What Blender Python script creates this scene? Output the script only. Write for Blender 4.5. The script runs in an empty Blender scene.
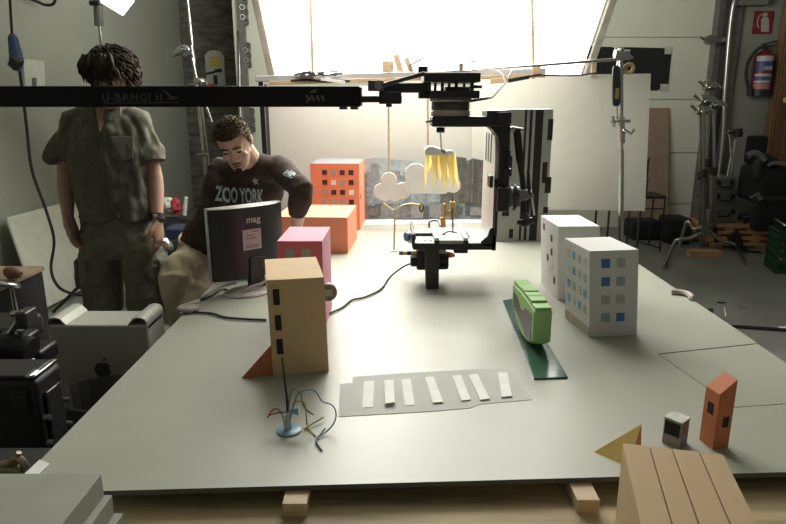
import bpy, bmesh, math, random
from mathutils import Vector, Matrix, noise
from mathutils.bvhtree import BVHTree
R = random.Random(7)
V = Vector
PI = math.pi
rad = math.radians
scene = bpy.context.scene
COL = scene.collection
# ------------------------------------------------------------------ camera
CAMZ, PITCH, FPX = 1.48, rad(14.4), 629.0
cd = bpy.data.cameras.new('camera'); cam = bpy.data.objects.new('camera', cd); COL.objects.link(cam)
cam.location = (0, 0, CAMZ); cam.rotation_euler = (rad(90) - PITCH, 0, 0)
cd.sensor_fit = 'HORIZONTAL'; cd.sensor_width = 36.0; cd.lens = FPX / 786 * 36.0
cd.clip_start = 0.05; cd.clip_end = 60
scene.camera = cam
def ray(px, py):
    u = (px - 393) / FPX; v = (262 - py) / FPX
    return V((u, math.cos(PITCH) + v * math.sin(PITCH), -math.sin(PITCH) + v * math.cos(PITCH)))
def P(px, py, Y):                       # point of the sight line at distance Y into the room
    d = ray(px, py); return V((0, 0, CAMZ)) + d * (Y / d.y)
def F(px, py, z):                       # point of the sight line at height z
    d = ray(px, py); return V((0, 0, CAMZ)) + d * ((z - CAMZ) / d.z)
TZ = 0.70
# ------------------------------------------------------------------ materials
def mat(name, col, rough=0.6, metal=0.0, var=0.06, scale=12.0, bump=0.0, emit=None, spec=None, stretch=None, coat=0.0):
    m = bpy.data.materials.new(name); m.use_nodes = True
    nt = m.node_tree; b = nt.nodes['Principled BSDF']
    b.inputs['Roughness'].default_value = rough; b.inputs['Metallic'].default_value = metal
    if spec is not None: b.inputs['Specular IOR Level'].default_value = spec
    if coat: b.inputs['Coat Weight'].default_value = coat
    tc = nt.nodes.new('ShaderNodeTexCoord'); nz = nt.nodes.new('ShaderNodeTexNoise')
    nz.inputs['Scale'].default_value = scale; nz.inputs['Detail'].default_value = 4
    mp = nt.nodes.new('ShaderNodeMapping')
    if stretch: mp.inputs['Scale'].default_value = stretch
    nt.links.new(tc.outputs['Object'], mp.inputs['Vector']); nt.links.new(mp.outputs['Vector'], nz.inputs['Vector'])
    rp = nt.nodes.new('ShaderNodeValToRGB')
    c = V(col[:3])
    rp.color_ramp.elements[0].position = 0.3; rp.color_ramp.elements[1].position = 0.7
    rp.color_ramp.elements[0].color = (*(c * (1 - var)), 1); rp.color_ramp.elements[1].color = (*[min(1, x * (1 + var)) for x in c], 1)
    nt.links.new(nz.outputs['Fac'], rp.inputs['Fac']); nt.links.new(rp.outputs['Color'], b.inputs['Base Color'])
    if bump:
        bp = nt.nodes.new('ShaderNodeBump'); bp.inputs['Strength'].default_value = bump; bp.inputs['Distance'].default_value = 0.01
        nt.links.new(nz.outputs['Fac'], bp.inputs['Height']); nt.links.new(bp.outputs['Normal'], b.inputs['Normal'])
    if emit:
        b.inputs['Emission Color'].default_value = (*emit[0], 1); b.inputs['Emission Strength'].default_value = emit[1]
    return m
def hexc(r, g, b):                      # sRGB 0-255 to linear
    f = lambda x: (x / 255 / 12.92) if x / 255 <= 0.04045 else ((x / 255 + 0.055) / 1.055) ** 2.4
    return (f(r), f(g), f(b))
# ------------------------------------------------------------------ mesh builder
class MB:
    def __init__(s): s.v = []; s.f = []; s.mi = []; s.cur = 0
    def slot(s, i): s.cur = i; return s
    def add(s, vs, fs, M=None):
        b = len(s.v)
        for p in vs:
            p = V(p); s.v.append(M @ p if M is not None else p)
        for f in fs: s.f.append([b + i for i in f]); s.mi.append(s.cur)
        return s
    def box(s, lo, hi, M=None):
        x0, y0, z0 = lo; x1, y1, z1 = hi
        return s.add([(x0, y0, z0), (x1, y0, z0), (x1, y1, z0), (x0, y1, z0), (x0, y0, z1), (x1, y0, z1), (x1, y1, z1), (x0, y1, z1)],
                     [(0, 3, 2, 1), (4, 5, 6, 7), (0, 1, 5, 4), (1, 2, 6, 5), (2, 3, 7, 6), (3, 0, 4, 7)], M)
    def cbox(s, c, size, M=None):
        c = V(c); h = V(size) / 2
        return s.box(c - h, c + h, M)
    def prism(s, poly, ext, M=None):
        n = len(poly); a = [V(p) for p in poly]; e = V(ext)
        nrm = V((0, 0, 0))
        for i in range(n): nrm += a[i].cross(a[(i + 1) % n])
        if nrm.dot(e) > 0: a.reverse()
        vs = a + [p + e for p in a]
        return s.add(vs, [tuple(range(n)), tuple(range(2 * n - 1, n - 1, -1))] + [(i + n, (i + 1) % n + n, (i + 1) % n, i) for i in range(n)], M)
    def bar(s, a, b, w, h, up=(0, 0, 1)):      # rectangular bar between two points
        a = V(a); b = V(b); d = (b - a); L = d.length; d.normalize()
        u = V(up)
        if abs(d.dot(u)) > 0.95: u = V((0, 1, 0))
        sx = d.cross(u).normalized(); su = sx.cross(d)
        M = Matrix((( d.x, sx.x, su.x, a.x), (d.y, sx.y, su.y, a.y), (d.z, sx.z, su.z, a.z), (0, 0, 0, 1)))
        return s.box((0, -w / 2, -h / 2), (L, w / 2, h / 2), M)
    def tube(s, pts, r, n=10, cap=True, flat=None, up=None, M=None):
        pts = [V(p) for p in pts]; k = len(pts)
        rr = [r] * k if isinstance(r, (int, float)) else list(r)
        t0 = (pts[1] - pts[0]).normalized()
        u = V(up) if up is not None else (V((0, 0, 1)) if abs(t0.z) < 0.9 else V((1, 0, 0)))
        vs = []
        for i in range(k):
            t = (pts[min(i + 1, k - 1)] - pts[max(i - 1, 0)])
            t = t.normalized() if t.length > 1e-9 else t0
            u = (u - t * u.dot(t))
            if u.length < 1e-6: u = t.orthogonal()
            u.normalize(); w = t.cross(u)
            ri = rr[i]
            ra, rb = (ri, ri) if not isinstance(ri, (tuple, list)) else ri
            if flat: ra, rb = ra * flat[0], rb * flat[1]
            for j in range(n):
                a = 2 * PI * j / n
                vs.append(pts[i] + u * (ra * math.cos(a)) + w * (rb * math.sin(a)))
        fs = [(i * n + j, i * n + (j + 1) % n, (i + 1) * n + (j + 1) % n, (i + 1) * n + j) for i in range(k - 1) for j in range(n)]
        if cap: fs += [tuple(range(n - 1, -1, -1)), tuple(range((k - 1) * n, k * n))]
        return s.add(vs, fs, M)
    def cyl(s, a, b, r, n=20, r2=None): return s.tube([a, b], [r, r if r2 is None else r2], n)
    def lathe(s, prof, c=(0, 0, 0), n=24, M=None):
        c = V(c); vs = []; k = len(prof)
        for r, z in prof:
            for j in range(n):
                a = 2 * PI * j / n; vs.append(c + V((r * math.cos(a), r * math.sin(a), z)))
        fs = [(i * n + j, i * n + (j + 1) % n, (i + 1) * n + (j + 1) % n, (i + 1) * n + j) for i in range(k - 1) for j in range(n)]
        fs += [tuple(range(n - 1, -1, -1)), tuple(range((k - 1) * n, k * n))]
        return s.add(vs, fs, M)
    def ell(s, c, r, n=16, m=10, M=None):
        c = V(c); vs = [c + V((0, 0, -r[2]))]
        for i in range(1, m):
            t = -PI / 2 + PI * i / m
            for j in range(n):
                a = 2 * PI * j / n
                vs.append(c + V((r[0] * math.cos(t) * math.cos(a), r[1] * math.cos(t) * math.sin(a), r[2] * math.sin(t))))
        vs.append(c + V((0, 0, r[2])))
        fs = [(0, 1 + (j + 1) % n, 1 + j) for j in range(n)]
        for i in range(m - 2):
            for j in range(n):
                a = 1 + i * n + j; b = 1 + i * n + (j + 1) % n
                fs.append((a, b, b + n, a + n))
        t = len(vs) - 1; o = 1 + (m - 2) * n
        fs += [(o + j, o + (j + 1) % n, t) for j in range(n)]
        return s.add(vs, fs, M)
    def torus(s, c, R_, r, axis=(0, 0, 1), n=24, m=8):
        q = V(axis).to_track_quat('Z', 'Y').to_matrix()
        pts = [V(c) + q @ V((R_ * math.cos(2 * PI * i / n), R_ * math.sin(2 * PI * i / n), 0)) for i in range(n)]
        vs = []; ax = (q @ V((0, 0, 1)))
        for i, p in enumerate(pts):
            o = (p - V(c)).normalized()
            for j in range(m):
                a = 2 * PI * j / m; vs.append(p + o * (r * math.cos(a)) + ax * (r * math.sin(a)))
        return s.add(vs, [(i * m + j, ((i + 1) % n) * m + j, ((i + 1) % n) * m + (j + 1) % m, i * m + (j + 1) % m) for i in range(n) for j in range(m)])
    def boxpx(s, x0, y0, x1, y1, Yf, Yb):       # box whose front stands at Yf and covers that part of the view
        a = P(x0, y1, Yf); b = P(x1, y0, Yf)
        if y1 - y0 > 60: a.x = P(x0, (y0 + y1) / 2, Yf).x; b.x = P(x1, (y0 + y1) / 2, Yf).x
        return s.box((a.x, Yf, a.z), (b.x, Yb, b.z))
def smooth_pts(pts, k=6):                       # Catmull-Rom
    pts = [V(p) for p in pts]; q = [pts[0] * 2 - pts[1]] + pts + [pts[-1] * 2 - pts[-2]]; out = []
    for i in range(1, len(q) - 2):
        a, b, c, d = q[i - 1], q[i], q[i + 1], q[i + 2]
        for j in range(k):
            t = j / k
            out.append(0.5 * (2 * b + (c - a) * t + (2 * a - 5 * b + 4 * c - d) * t * t + (3 * b - a - 3 * c + d) * t ** 3))
    out.append(pts[-1]); return out
def mkmesh(name, mb, mats, smooth=40):
    me = bpy.data.meshes.new(name)
    me.from_pydata([tuple(p) for p in mb.v], [], mb.f)
    for m in (mats if isinstance(mats, (list, tuple)) else [mats]): me.materials.append(m)
    me.polygons.foreach_set('material_index', mb.mi)
    if smooth:
        me.polygons.foreach_set('use_smooth', [True] * len(me.polygons))
        me.update()
        try: me.set_sharp_from_angle(angle=rad(smooth))
        except Exception: pass
    me.update(); return me
def link(name, me, bevel=0, parent=None):
    o = bpy.data.objects.new(name, me); COL.objects.link(o)
    if parent is not None: o.parent = parent
    if bevel:
        b = o.modifiers.new('edge', 'BEVEL'); b.width = bevel; b.segments = 2; b.limit_method = 'ANGLE'; b.angle_limit = rad(50)
    return o
def rootm(p):
    while p.parent is not None: p = p.parent
    return Matrix.LocRotScale(p.location, p.rotation_euler, None)
def part(parent, name, mb, mats, bevel=0, smooth=40, world=False, label=None):
    if world:
        Mi = rootm(parent).inverted(); mb.v = [Mi @ p for p in mb.v]
    o = link(name, mkmesh(name, mb, mats, smooth), bevel, parent)
    if label: o['label'] = label
    return o
def tag(o, label, cat, group=None, kind=None):
    o['label'] = label; o['category'] = cat
    if group: o['group'] = group
    if kind: o['kind'] = kind
    return o
def thing(name, label, cat, loc=(0, 0, 0), rotz=0, group=None):
    o = bpy.data.objects.new(name, None); COL.objects.link(o); o.empty_display_size = 0.05
    o.location = loc; o.rotation_euler = (0, 0, rotz)
    return tag(o, label, cat, group)
def solo(name, mb, mats, label, cat, bevel=0, smooth=40, group=None, loc=None):     # a thing that is one mesh
    n = len(mb.v)
    if loc is None:
        lo = V([min(p[i] for p in mb.v) for i in range(3)]); hi = V([max(p[i] for p in mb.v) for i in range(3)])
        loc = V(((lo.x + hi.x) / 2, (lo.y + hi.y) / 2, lo.z))
    loc = V(loc); mb.v = [p - loc for p in mb.v]
    o = link(name, mkmesh(name, mb, mats, smooth), bevel); o.location = loc
    return tag(o, label, cat, group)
def structure(name, mb, m, bevel=0, smooth=40):
    o = link(name, mkmesh(name, mb, m, smooth), bevel); o['kind'] = 'structure'; return o
def child_of(o, name, mb, mats, bevel=0, smooth=40):     # sub-part, coordinates of its thing
    return part(o, name, mb, mats, bevel, smooth)
def letters(txt, size, M, m, name, parent, bold=0.0, surface=None, shift=0.003, spacing=1.0, extrude=0.0006, condense=1.0):
    c = bpy.data.curves.new(name, 'FONT'); c.body = txt; c.size = size; c.align_x = 'CENTER'; c.align_y = 'CENTER'
    c.offset = bold; c.space_character = spacing; c.extrude = extrude
    t = bpy.data.objects.new(name, c); COL.objects.link(t)
    dg = bpy.context.evaluated_depsgraph_get()
    me = bpy.data.meshes.new_from_object(t.evaluated_get(dg)); bpy.data.objects.remove(t)
    Mi = rootm(parent).inverted()
    for v in me.vertices:
        v.co.x *= condense
        w = M @ v.co
        if surface is not None:
            d = (M.to_3x3() @ V((0, 0, -1))).normalized()
            hit = surface.ray_cast(w - d * 0.3, d)
            if hit[0] is not None: w = hit[0] - d * (shift + max(0, v.co.z))
        v.co = Mi @ w
    me.materials.clear(); me.materials.append(m)
    return link(name, me, 0, parent)
# shared materials
BLACK = mat('black_anodised_metal', (0.012, 0.012, 0.012), 0.42, 0.0, 0.2)
BLACKPL = mat('black_plastic', (0.014, 0.014, 0.015), 0.5, 0, 0.2)
BLACKRB = mat('black_rubber', (0.012, 0.012, 0.012), 0.7, 0, 0.2)
BLACKCL = mat('black_cloth', (0.010, 0.010, 0.011), 0.95, 0, 0.3, 60, 0.3)
CHROME = mat('chrome_steel', (0.55, 0.55, 0.54), 0.22, 1.0, 0.08, 30)
DULLST = mat('dull_steel', (0.32, 0.32, 0.31), 0.4, 1.0, 0.12, 30)
ALU = mat('brushed_aluminium', (0.42, 0.42, 0.40), 0.38, 0.85, 0.06, 40, 0.0, stretch=(1, 1, 12))
WHITE = mat('white_card', (0.78, 0.77, 0.74), 0.6, 0, 0.03)
WOOD = mat('pale_pine_wood', (0.55, 0.42, 0.27), 0.6, 0, 0.22, 9, 0.1, stretch=(1, 1, 14))
GREYPL = mat('grey_plastic', (0.16, 0.16, 0.155), 0.5)
# ================================================================== room
def floor_mat():
    m = mat('grey_painted_concrete_floor', (0.20, 0.205, 0.19), 0.32, 0, 0.25, 1.6, 0.02, spec=0.5); return m
M_FLOOR = floor_mat()
M_WALL = mat('grey_green_wall_paint', (0.39, 0.405, 0.345), 0.8, 0, 0.05, 2.5, 0.03)
M_DOOR = mat('pale_garage_door_paint', (0.56, 0.57, 0.48), 0.65, 0, 0.03, 2.0)
M_CONC = mat('raw_dark_concrete', (0.13, 0.125, 0.105), 0.95, 0, 0.45, 6, 0.6, stretch=(1, 1, 3))
M_TRACK = mat('galvanised_track_steel', (0.20, 0.20, 0.195), 0.4, 0.7, 0.15, 14)
structure('floor', MB().box((-2.95, -1.6, -0.1), (5.0, 9.1, 0)), M_FLOOR)
structure('ceiling', MB().box((-2.95, -1.6, 3.6), (5.0, 9.1, 3.7)), M_WALL)
structure('wall_left', MB().box((-2.95, -1.6, 0), (-2.85, 9.1, 3.6)), M_WALL)
structure('wall_back_concrete', MB().box((-2.85, 8.95, 0), (-1.5, 9.1, 3.6)), M_CONC)
structure('wall_side', MB().box((4.85, -1.6, 0), (4.95, 7.2, 3.6)), M_WALL)
b = MB().box((-1.76, 7.36, 0), (-1.38, 8.95, 3.6)); structure('wall_pillar', b, M_DOOR)
b = MB().box((-1.38, 7.42, 2.62), (3.62, 7.6, 3.6)); structure('wall_lintel', b, M_CONC)
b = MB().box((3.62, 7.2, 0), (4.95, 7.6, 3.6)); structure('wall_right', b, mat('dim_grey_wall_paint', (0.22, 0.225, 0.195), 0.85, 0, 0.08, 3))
# sectional garage door
b = MB(); zs = [0.0, 0.29, 0.89, 1.49, 2.16, 2.62]
for z0, z1 in zip(zs, zs[1:]): b.box((-1.38, 7.40, z0 + 0.004), (3.62, 7.45, z1 - 0.004))
b.box((-1.38, 7.43, 0), (3.62, 7.5, 2.62))
structure('door_1', b, M_DOOR, 0.004)
# door track at the right: dark channel and rail, bright curved pipe
b = MB().box((3.54, 7.28, 0), (3.60, 7.40, 3.2)); b.box((3.64, 7.14, 0), (3.72, 7.2, 3.2)); structure('trim_1', b, M_TRACK)
b = MB().box((3.60, 7.16, 0), (3.64, 7.36, 3.2)); structure('trim_2', b, BLACK)
pt = [P(722, 150, 7.05), P(725, 90, 7.05), P(731, 20, 7.05), P(737, -6, 7.0), P(752, -40, 6.8)]
pt = [V((pt[0].x - 0.02, 7.05, 0.0))] + pt
structure('trim_3', MB().tube(smooth_pts(pt), 0.022, 10), mat('worn_steel_pipe', (0.45, 0.45, 0.43), 0.3, 0.9, 0.1))
for i, (px, py) in enumerate(((719, 40),)):
    c = P(px, py, 7.1)
    b = MB().cbox(c, (0.16, 0.05, 0.05)); b.cyl(c + V((-0.1, -0.03, 0.0)), c + V((-0.1, 0.03, 0)), 0.05); b.cyl(c + V((0.06, -0.05, 0)), c + V((0.06, 0.0, 0)), 0.028); b.cyl(c + V((-0.12, 0, -.02)), c + V((-0.2, 0, 0.03)), 0.012)
    solo('roller_bracket', b, DULLST, 'dull steel roller bracket high on the garage door track', 'bracket')
# bracket box top right above the sign
b = MB().boxpx(740, -8, 771, 5, 7.06, 7.2)
solo('junction_box', b, mat('grey_box_paint', (0.14, 0.14, 0.13), 0.6), 'grey flat junction box above the red extinguisher sign', 'junction box', 0.008)
# door track at the left: steel angle with knobs and conduit
b = MB().boxpx(243, -20, 249, 240, 7.28, 7.36); structure('trim_4', b, M_TRACK)
b = MB()
for dx, r in ((0, 0.016), (0.05, 0.012)):
    b.tube(smooth_pts([P(229, -30, 7.6) + V((dx, 0, 0)), P(234, 10, 7.5) + V((dx, 0, 0)), P(239, 45, 7.32) + V((dx * .5, 0, 0)), P(240, 100, 7.32) + V((dx * .5, 0, 0)), P(243, 200, 7.32)]), r, 8)
structure('trim_5', b, DULLST)
for (x0, y0) in ((247, 55), (251, 120), (244, 12)):
    t = thing('track_roller', {55: 'steel garage track roller above the black beam, beside the wire clutter', 120: 'steel garage track roller behind the seated man, below the beam', 12: 'steel garage track roller near the top of the left door track'}[y0], 'roller', P(x0, y0, 7.26), group='left track rollers')
    b = MB()
    for k in range(5):
        z = -0.1 + k * 0.05; b.torus((0.02 * (-1) ** k, 0, z), 0.026, 0.008, (0.4 * (-1) ** k, 1, 0.2), 14, 6)
    part(t, 'ring_chain', b, M_TRACK)
    part(t, 'bracket', MB().cbox((0.0, 0.04, 0), (0.06, 0.06, 0.26)), M_TRACK)
# white emergency box on the concrete
t = thing('wall_box', 'white round-topped utility box with a yellow label on the dark concrete', 'utility box', P(216, 84, 8.88))
a = P(208, 84, 8.88) - t.location; c = P(225, 50, 8.88) - t.location
w = c.x - a.x; h = c.z
pl = []
for k in range(9): pl.append((w / 2 * math.cos(PI * k / 8), 0, h - w / 2 * 0.7 + w / 2 * 0.7 * math.sin(PI * k / 8)))
pl = [(w / 2, 0, -0.12)] + pl + [(-w / 2, 0, -0.12)]
part(t, 'housing', MB().prism([V(p) for p in pl], (0, 0.07, 0)), mat('cream_box_plastic', (0.5, 0.5, 0.45), 0.5), 0.008)
part(t, 'yellow_label', MB().cbox((0.01, -0.002, h * 0.66), (w * 0.6, 0.004, h * 0.3)), mat('yellow_label', (0.55, 0.45, 0.12), 0.6))
b = MB().tube(smooth_pts([(-w * .45, -0.02, h * .3), (0, -0.05, h * .36), (w * .3, -0.03, h * .44)]), 0.012, 6); b.cbox((w * .2, -0.02, h * .4), (0.09, 0.03, 0.04)); b.cbox((0, -0.01, h * .12), (0.05, 0.02, 0.12))
part(t, 'latch', b, BLACKPL)
part(t, 'blue_tray', MB().box((-w * .25, -0.08, -0.1), (w * .55, 0.0, -0.02)), mat('blue_plastic', (0.05, 0.12, 0.3), 0.4), 0.005)
part(t, 'red_tag', MB().box((-w * .3, -0.1, -0.05), (w * 0.05, -0.06, 0.0)), mat('red_plastic', (0.6, 0.05, 0.04), 0.4), 0.004)
b = MB()
for k in range(5): b.box((-2.85, 8.91 + 0.01 * (k % 2), 0.5 * k + 0.02), (-1.76, 8.96, 0.5 * k + 0.49))
structure('wall_back_blocks', b, M_CONC, 0.01)
# ---------------- left wall things
def LW(px, py, off=0.0):                     # point on the left wall
    d = ray(px, py); return V((0, 0, CAMZ)) + d * ((-2.85 + off) / d.x)
q = [LW(23, 59, 0.006), LW(44, 61, 0.006), LW(45, 100, 0.006), LW(26, 104, 0.006)]
t = thing('wall_paper', 'white sheet of paper pinned to the left wall behind the beam', 'paper', (q[0].x, q[0].y, q[2].z))
part(t, 'sheet', MB().prism(q, (0.003, 0, 0)), mat('office_paper', (0.62, 0.64, 0.58), 0.8), world=True)
b = MB()
for k in range(4):
    a = LW(32, 79 + k * 2.2, 0.011); c = LW(36.5, 79 + k * 2.2, 0.011); b.bar(a, c, 0.002, 0.02)
part(t, 'print', b, GREYPL, world=True)
# hanging blue inline plug with cable
t = thing('hanging_cable', 'black cable with a long blue plug hanging against the left wall', 'cable', (P(16, 40, 4.2).x, 4.2, 0))
c1 = [P(9, -40, 4.2), P(10, 0, 4.2), P(12, 34, 4.2)]
part(t, 'upper_cord', MB().tube(smooth_pts(c1), 0.008, 8), BLACKRB, world=True)
part(t, 'blue_plug', MB().tube(smooth_pts([P(12, 34, 4.2), P(15, 50, 4.2), P(17, 62, 4.2), P(20, 72, 4.2)]), [0.016, 0.026, 0.03, 0.032, 0.032, 0.034, 0.036, 0.038, 0.038, 0.038, 0.042, 0.044, 0.042, 0.036, 0.03, 0.026, 0.02, 0.016, 0.012][:19], 14), mat('blue_plug_plastic', (0.035, 0.075, 0.19), 0.45), world=True)
part(t, 'plug_ring', MB().tube([P(13, 61, 4.16), P(18.5, 66, 4.16)], 0.042, 12), BLACKPL, world=True)
c2 = [P(20, 72, 4.2), P(23, 95, 4.2), P(27, 130, 4.2), P(32, 170, 4.2), P(46, 210, 4.2), P(54, 240, 4.2), P(51, 268, 4.2), P(57, 285, 4.1), P(70, 293, 4.0), P(92, 296, 3.9)]
part(t, 'lower_cord', MB().tube(smooth_pts(c2), 0.010, 8), BLACKRB, world=True)
# conduit up left
b = MB().tube(smooth_pts([P(25, -3, 5.0), P(38, 2, 5.2), P(46, 5, 5.3), P(54, 3, 5.3), P(56, -10, 5.3)]), 0.012, 8)
solo('hanging_hook', b, BLACK, 'dark bent metal rod hanging from above near the left wall', 'rod')
# leaning white panel
z0 = 0.02
a = F(37.5, 312, z0); c = F(62, 299.5, z0); dirv = (c - a).normalized(); e = a + dirv * 1.25
top0 = P(5, 218, 4.45); top1 = top0 + (e - a)
b = MB().prism([a, e, top1, top0], (0.015, 0, 0.004))
solo('leaning_panel', b, mat('offwhite_panel', (0.62, 0.62, 0.54), 0.6), 'off-white flat panel leaning on the left wall behind the standing man', 'panel', 0.002)
# ================================================================== table and bench
M_TABLE = mat('grey_melamine_tabletop', (0.37, 0.375, 0.315), 0.40, 0, 0.03, 5, spec=0.6)
M_EDGE = mat('board_edge_shade', (0.09, 0.09, 0.085), 0.6)  # edge coloured dark for the shade on its backlit front
M_BENCH = mat('worn_brown_plywood', (0.47, 0.37, 0.22), 0.65, 0, 0.5, 2.0, 0.1, stretch=(1, 9, 1))
t = thing('animation_table', 'large pale grey tabletop in the middle carrying the model town', 'table', (0.2, 2.7, TZ - 0.012))
th = 0.012
poly = [(-.79, 1.13), (1.21, 1.224), (1.21, 1.545), (.897, 1.503), (.842, 1.865), (1.21, 1.955), (1.21, 4.32), (-.79, 4.32)]
b = MB().prism([V((x, y, TZ)) for x, y in poly], (0, 0, -th))
for i, f in enumerate(b.f):
    n = (b.v[f[1]] - b.v[f[0]]).cross(b.v[f[2]] - b.v[f[1]]) if len(f) == 4 else None
    if len(f) == 4: b.mi[i] = 1
part(t, 'tabletop', b, [M_TABLE, M_EDGE], 0, 0, world=True)
poly = [(.900, 1.5075), (1.207, 1.549), (1.207, 1.949), (.846, 1.861)]
b = MB().prism([V((x, y, TZ - 0.0006)) for x, y in poly], (0, 0, -th))
part(t, 'filler_board', b, [M_TABLE], 0, 0, world=True, label='small board filling the notch on the right side')
BZ = 0.657
t = bench = thing('workbench', 'brown plywood workbench under the front of the grey tabletop', 'workbench', (0.25, 2.5, 0))
part(t, 'bench_top', MB().box((-.68, .84, BZ - 0.03), (1.16, 4.2, BZ)), M_BENCH, 0.003, world=True)
for x in (-.6, 1.08):
    for y in (.95, 2.5, 4.1): part(t, 'leg', MB().box((x - .035, y - .035, 0), (x + .035, y + .035, BZ - 0.03)), M_BENCH, 0.003, world=True)
part(t, 'rail', MB().box((-.6, 2.47, .2), (1.08, 2.53, .26)), M_BENCH, world=True)
for (x0, y0, y1, w, lab) in ((-.225, 1.113, 1.3, .05, 'pale wood block under the tabletop front, nearest the wire gadget'), (.377, 1.125, 1.3, .047, 'pale wood block under the tabletop front, beside the grooved tan box')):
    solo('wood_block', MB().box((x0, y0, BZ), (x0 + w, y1, TZ - th)), WOOD, lab, 'wood block', 0.001, group='wood blocks under the table')
for (x0, y0) in ((-.5, 4.0), (.9, 4.0), (-.5, 2.6), (.9, 2.6)): part(bench, 'spacer', MB().box((x0, y0, BZ), (x0 + .05, y0 + .15, TZ - th)), WOOD, 0.001, world=True)
# ================================================================== model buildings
def P_(r, g, b, n, rough=0.75): return mat(n, (r, g, b), rough, 0, 0.03, 25)
M_TAN = P_(.58, .41, .22, 'tan_card'); M_PINK = P_(.84, .38, .50, 'pink_card'); M_OR = P_(.83, .28, .16, 'orange_card', .7)
M_ORL = P_(.80, .30, .13, 'light_orange_card'); M_ORW = P_(.50, .17, .07, 'rust_orange_card')
M_WB = P_(.66, .645, .635, 'white_painted_card'); M_SAL = P_(.55, .19, .085, 'salmon_card'); M_GCARD = P_(.33, .33, .32, 'grey_card')
M_DARK = P_(.008, .0075, .0075, 'black_window_paper'); M_BRN = P_(.06, .03, .03, 'dark_brown_window_paper'); M_GW = P_(.42, .37, .34, 'grey_window_paper')
M_WW = P_(.85, .82, .78, 'white_window_paper'); M_B1 = P_(.06, .16, .36, 'deep_blue_window_paper'); M_B2 = P_(.16, .40, .62, 'sky_blue_window_paper')
M_B3 = P_(.30, .37, .41, 'slate_blue_window_paper'); M_G1 = P_(.40, .41, .36, 'sage_grey_window_paper'); M_G2 = P_(.55, .56, .54, 'light_grey_window_paper')
M_GREENW = P_(.42, .48, .42, 'pale_green_window_paper')
class Bldg:
    def __init__(s, label, A, B, depth, h, M, top=None, group='model buildings', name='model_building', z=TZ):
        A = V((A[0], A[1], 0)); B = V((B[0], B[1], 0)); s.w = (B - A).length; s.d = depth; s.h = h
        rz = math.atan2(B.y - A.y, B.x - A.x); c = (A + B) / 2 + V((-math.sin(rz), math.cos(rz), 0)) * depth / 2
        s.t = thing(name, label, 'model building', (c.x, c.y, z), rz, group)
        b = MB(); w, d = s.w / 2, depth / 2
        b.box((-w, -d, 0), (w, d, h))
        if top: b.mi = [1 if i == 1 else 0 for i in range(6)]
        s.body = part(s.t, 'body', b, [M, top] if top else [M], 0.0015)
    def lean(s, k):
        for o in s.t.children:
            for v in o.data.vertices: v.co.x += k * v.co.z
    def win(s, face, u, v, w, h, m, th=0.0012, name='window'):
        """u, v: centre in metres from the face's left bottom corner."""
        b = MB(); e = 0.0004
        if face == 'front': x = -s.w / 2 + u; b.box((x - w / 2, -s.d / 2 - th - .0008, v - h / 2), (x + w / 2, -s.d / 2 + e, v + h / 2))
        elif face == 'left': y = s.d / 2 - u; b.box((-s.w / 2 - th, y - w / 2, v - h / 2), (-s.w / 2 + e, y + w / 2, v + h / 2))
        elif face == 'right': y = -s.d / 2 + u; b.box((s.w / 2 - e, y - w / 2, v - h / 2), (s.w / 2 + th, y + w / 2, v + h / 2))
        return part(s.t, name, b, m, 0, 0)
# tan
g = Bldg('tan model building with three narrow black windows, behind the wire gadget', (-.349, 1.693), (-.190, 1.727), .25, .292, M_TAN)
for k, z in enumerate((.242, .165, .092)): g.win('front', .025 + .004 * 0, z, .018, .046, M_DARK)
b = MB(); cc = V((g.w / 2 + .034, g.d / 2 + .012, .168))
b.cyl(cc + V((0, 0.012, 0)), cc - V((0, 0.010, 0)), .030, 28); b.torus(cc - V((0, .010, 0)), .026, .004, (0, 1, 0), 28, 8)
dial = part(g.t, 'round_dial', b, mat('grey_dial', (.22, .23, .22), .5), label='grey round disc sticking out on the right side')
child_of(dial, 'dial_square', MB().cbox(cc + V((0.002, -.0125, 0)), (.024, .003, .024), ), mat('light_grey_square', (.4, .4, .38), .6))
g.lean(-.022)
for v in dial.children[0].data.vertices: v.co.x += -.022 * v.co.z
# rust orange wedge beside it
a = F(241, 378.5, TZ); c = F(275, 376, TZ); tp = P(271.5, 344, 1.73)
b = MB().prism([(a.x, a.y, TZ), (c.x - .003, c.y + .012, TZ), (c.x - .003, c.y + .012, TZ + .10)], (0.02, .12, 0))
solo('wedge_block', b, M_ORW, 'rust orange triangular wedge at the foot of the tan building', 'wedge', 0.001, 0)
# pink
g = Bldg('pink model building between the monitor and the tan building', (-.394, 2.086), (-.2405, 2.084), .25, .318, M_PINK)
part(g.t, 'front_tone', MB().box((-g.w / 2, -g.d / 2 - .0008, 0), (g.w / 2, -g.d / 2 + .0004, g.h - .001)), P_(.66, .16, .19, 'rose_red_front'), 0, 0, label='rose red front')  # front coloured redder and darker than the pink body
for px, m in ((.030, M_B3), (.086, M_G1)): g.win('front', px + .012, .318 - .042, .030, .028, m)
for px, m in ((.030, M_G1), (.086, M_B3)): g.win('front', px + .012, .318 - .105, .030, .028, m)
# low orange
g = Bldg('low wide plain orange block beside the seated man', (-.62, 3.243), (-.237, 3.219), .40, .192, M_OR)
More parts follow.
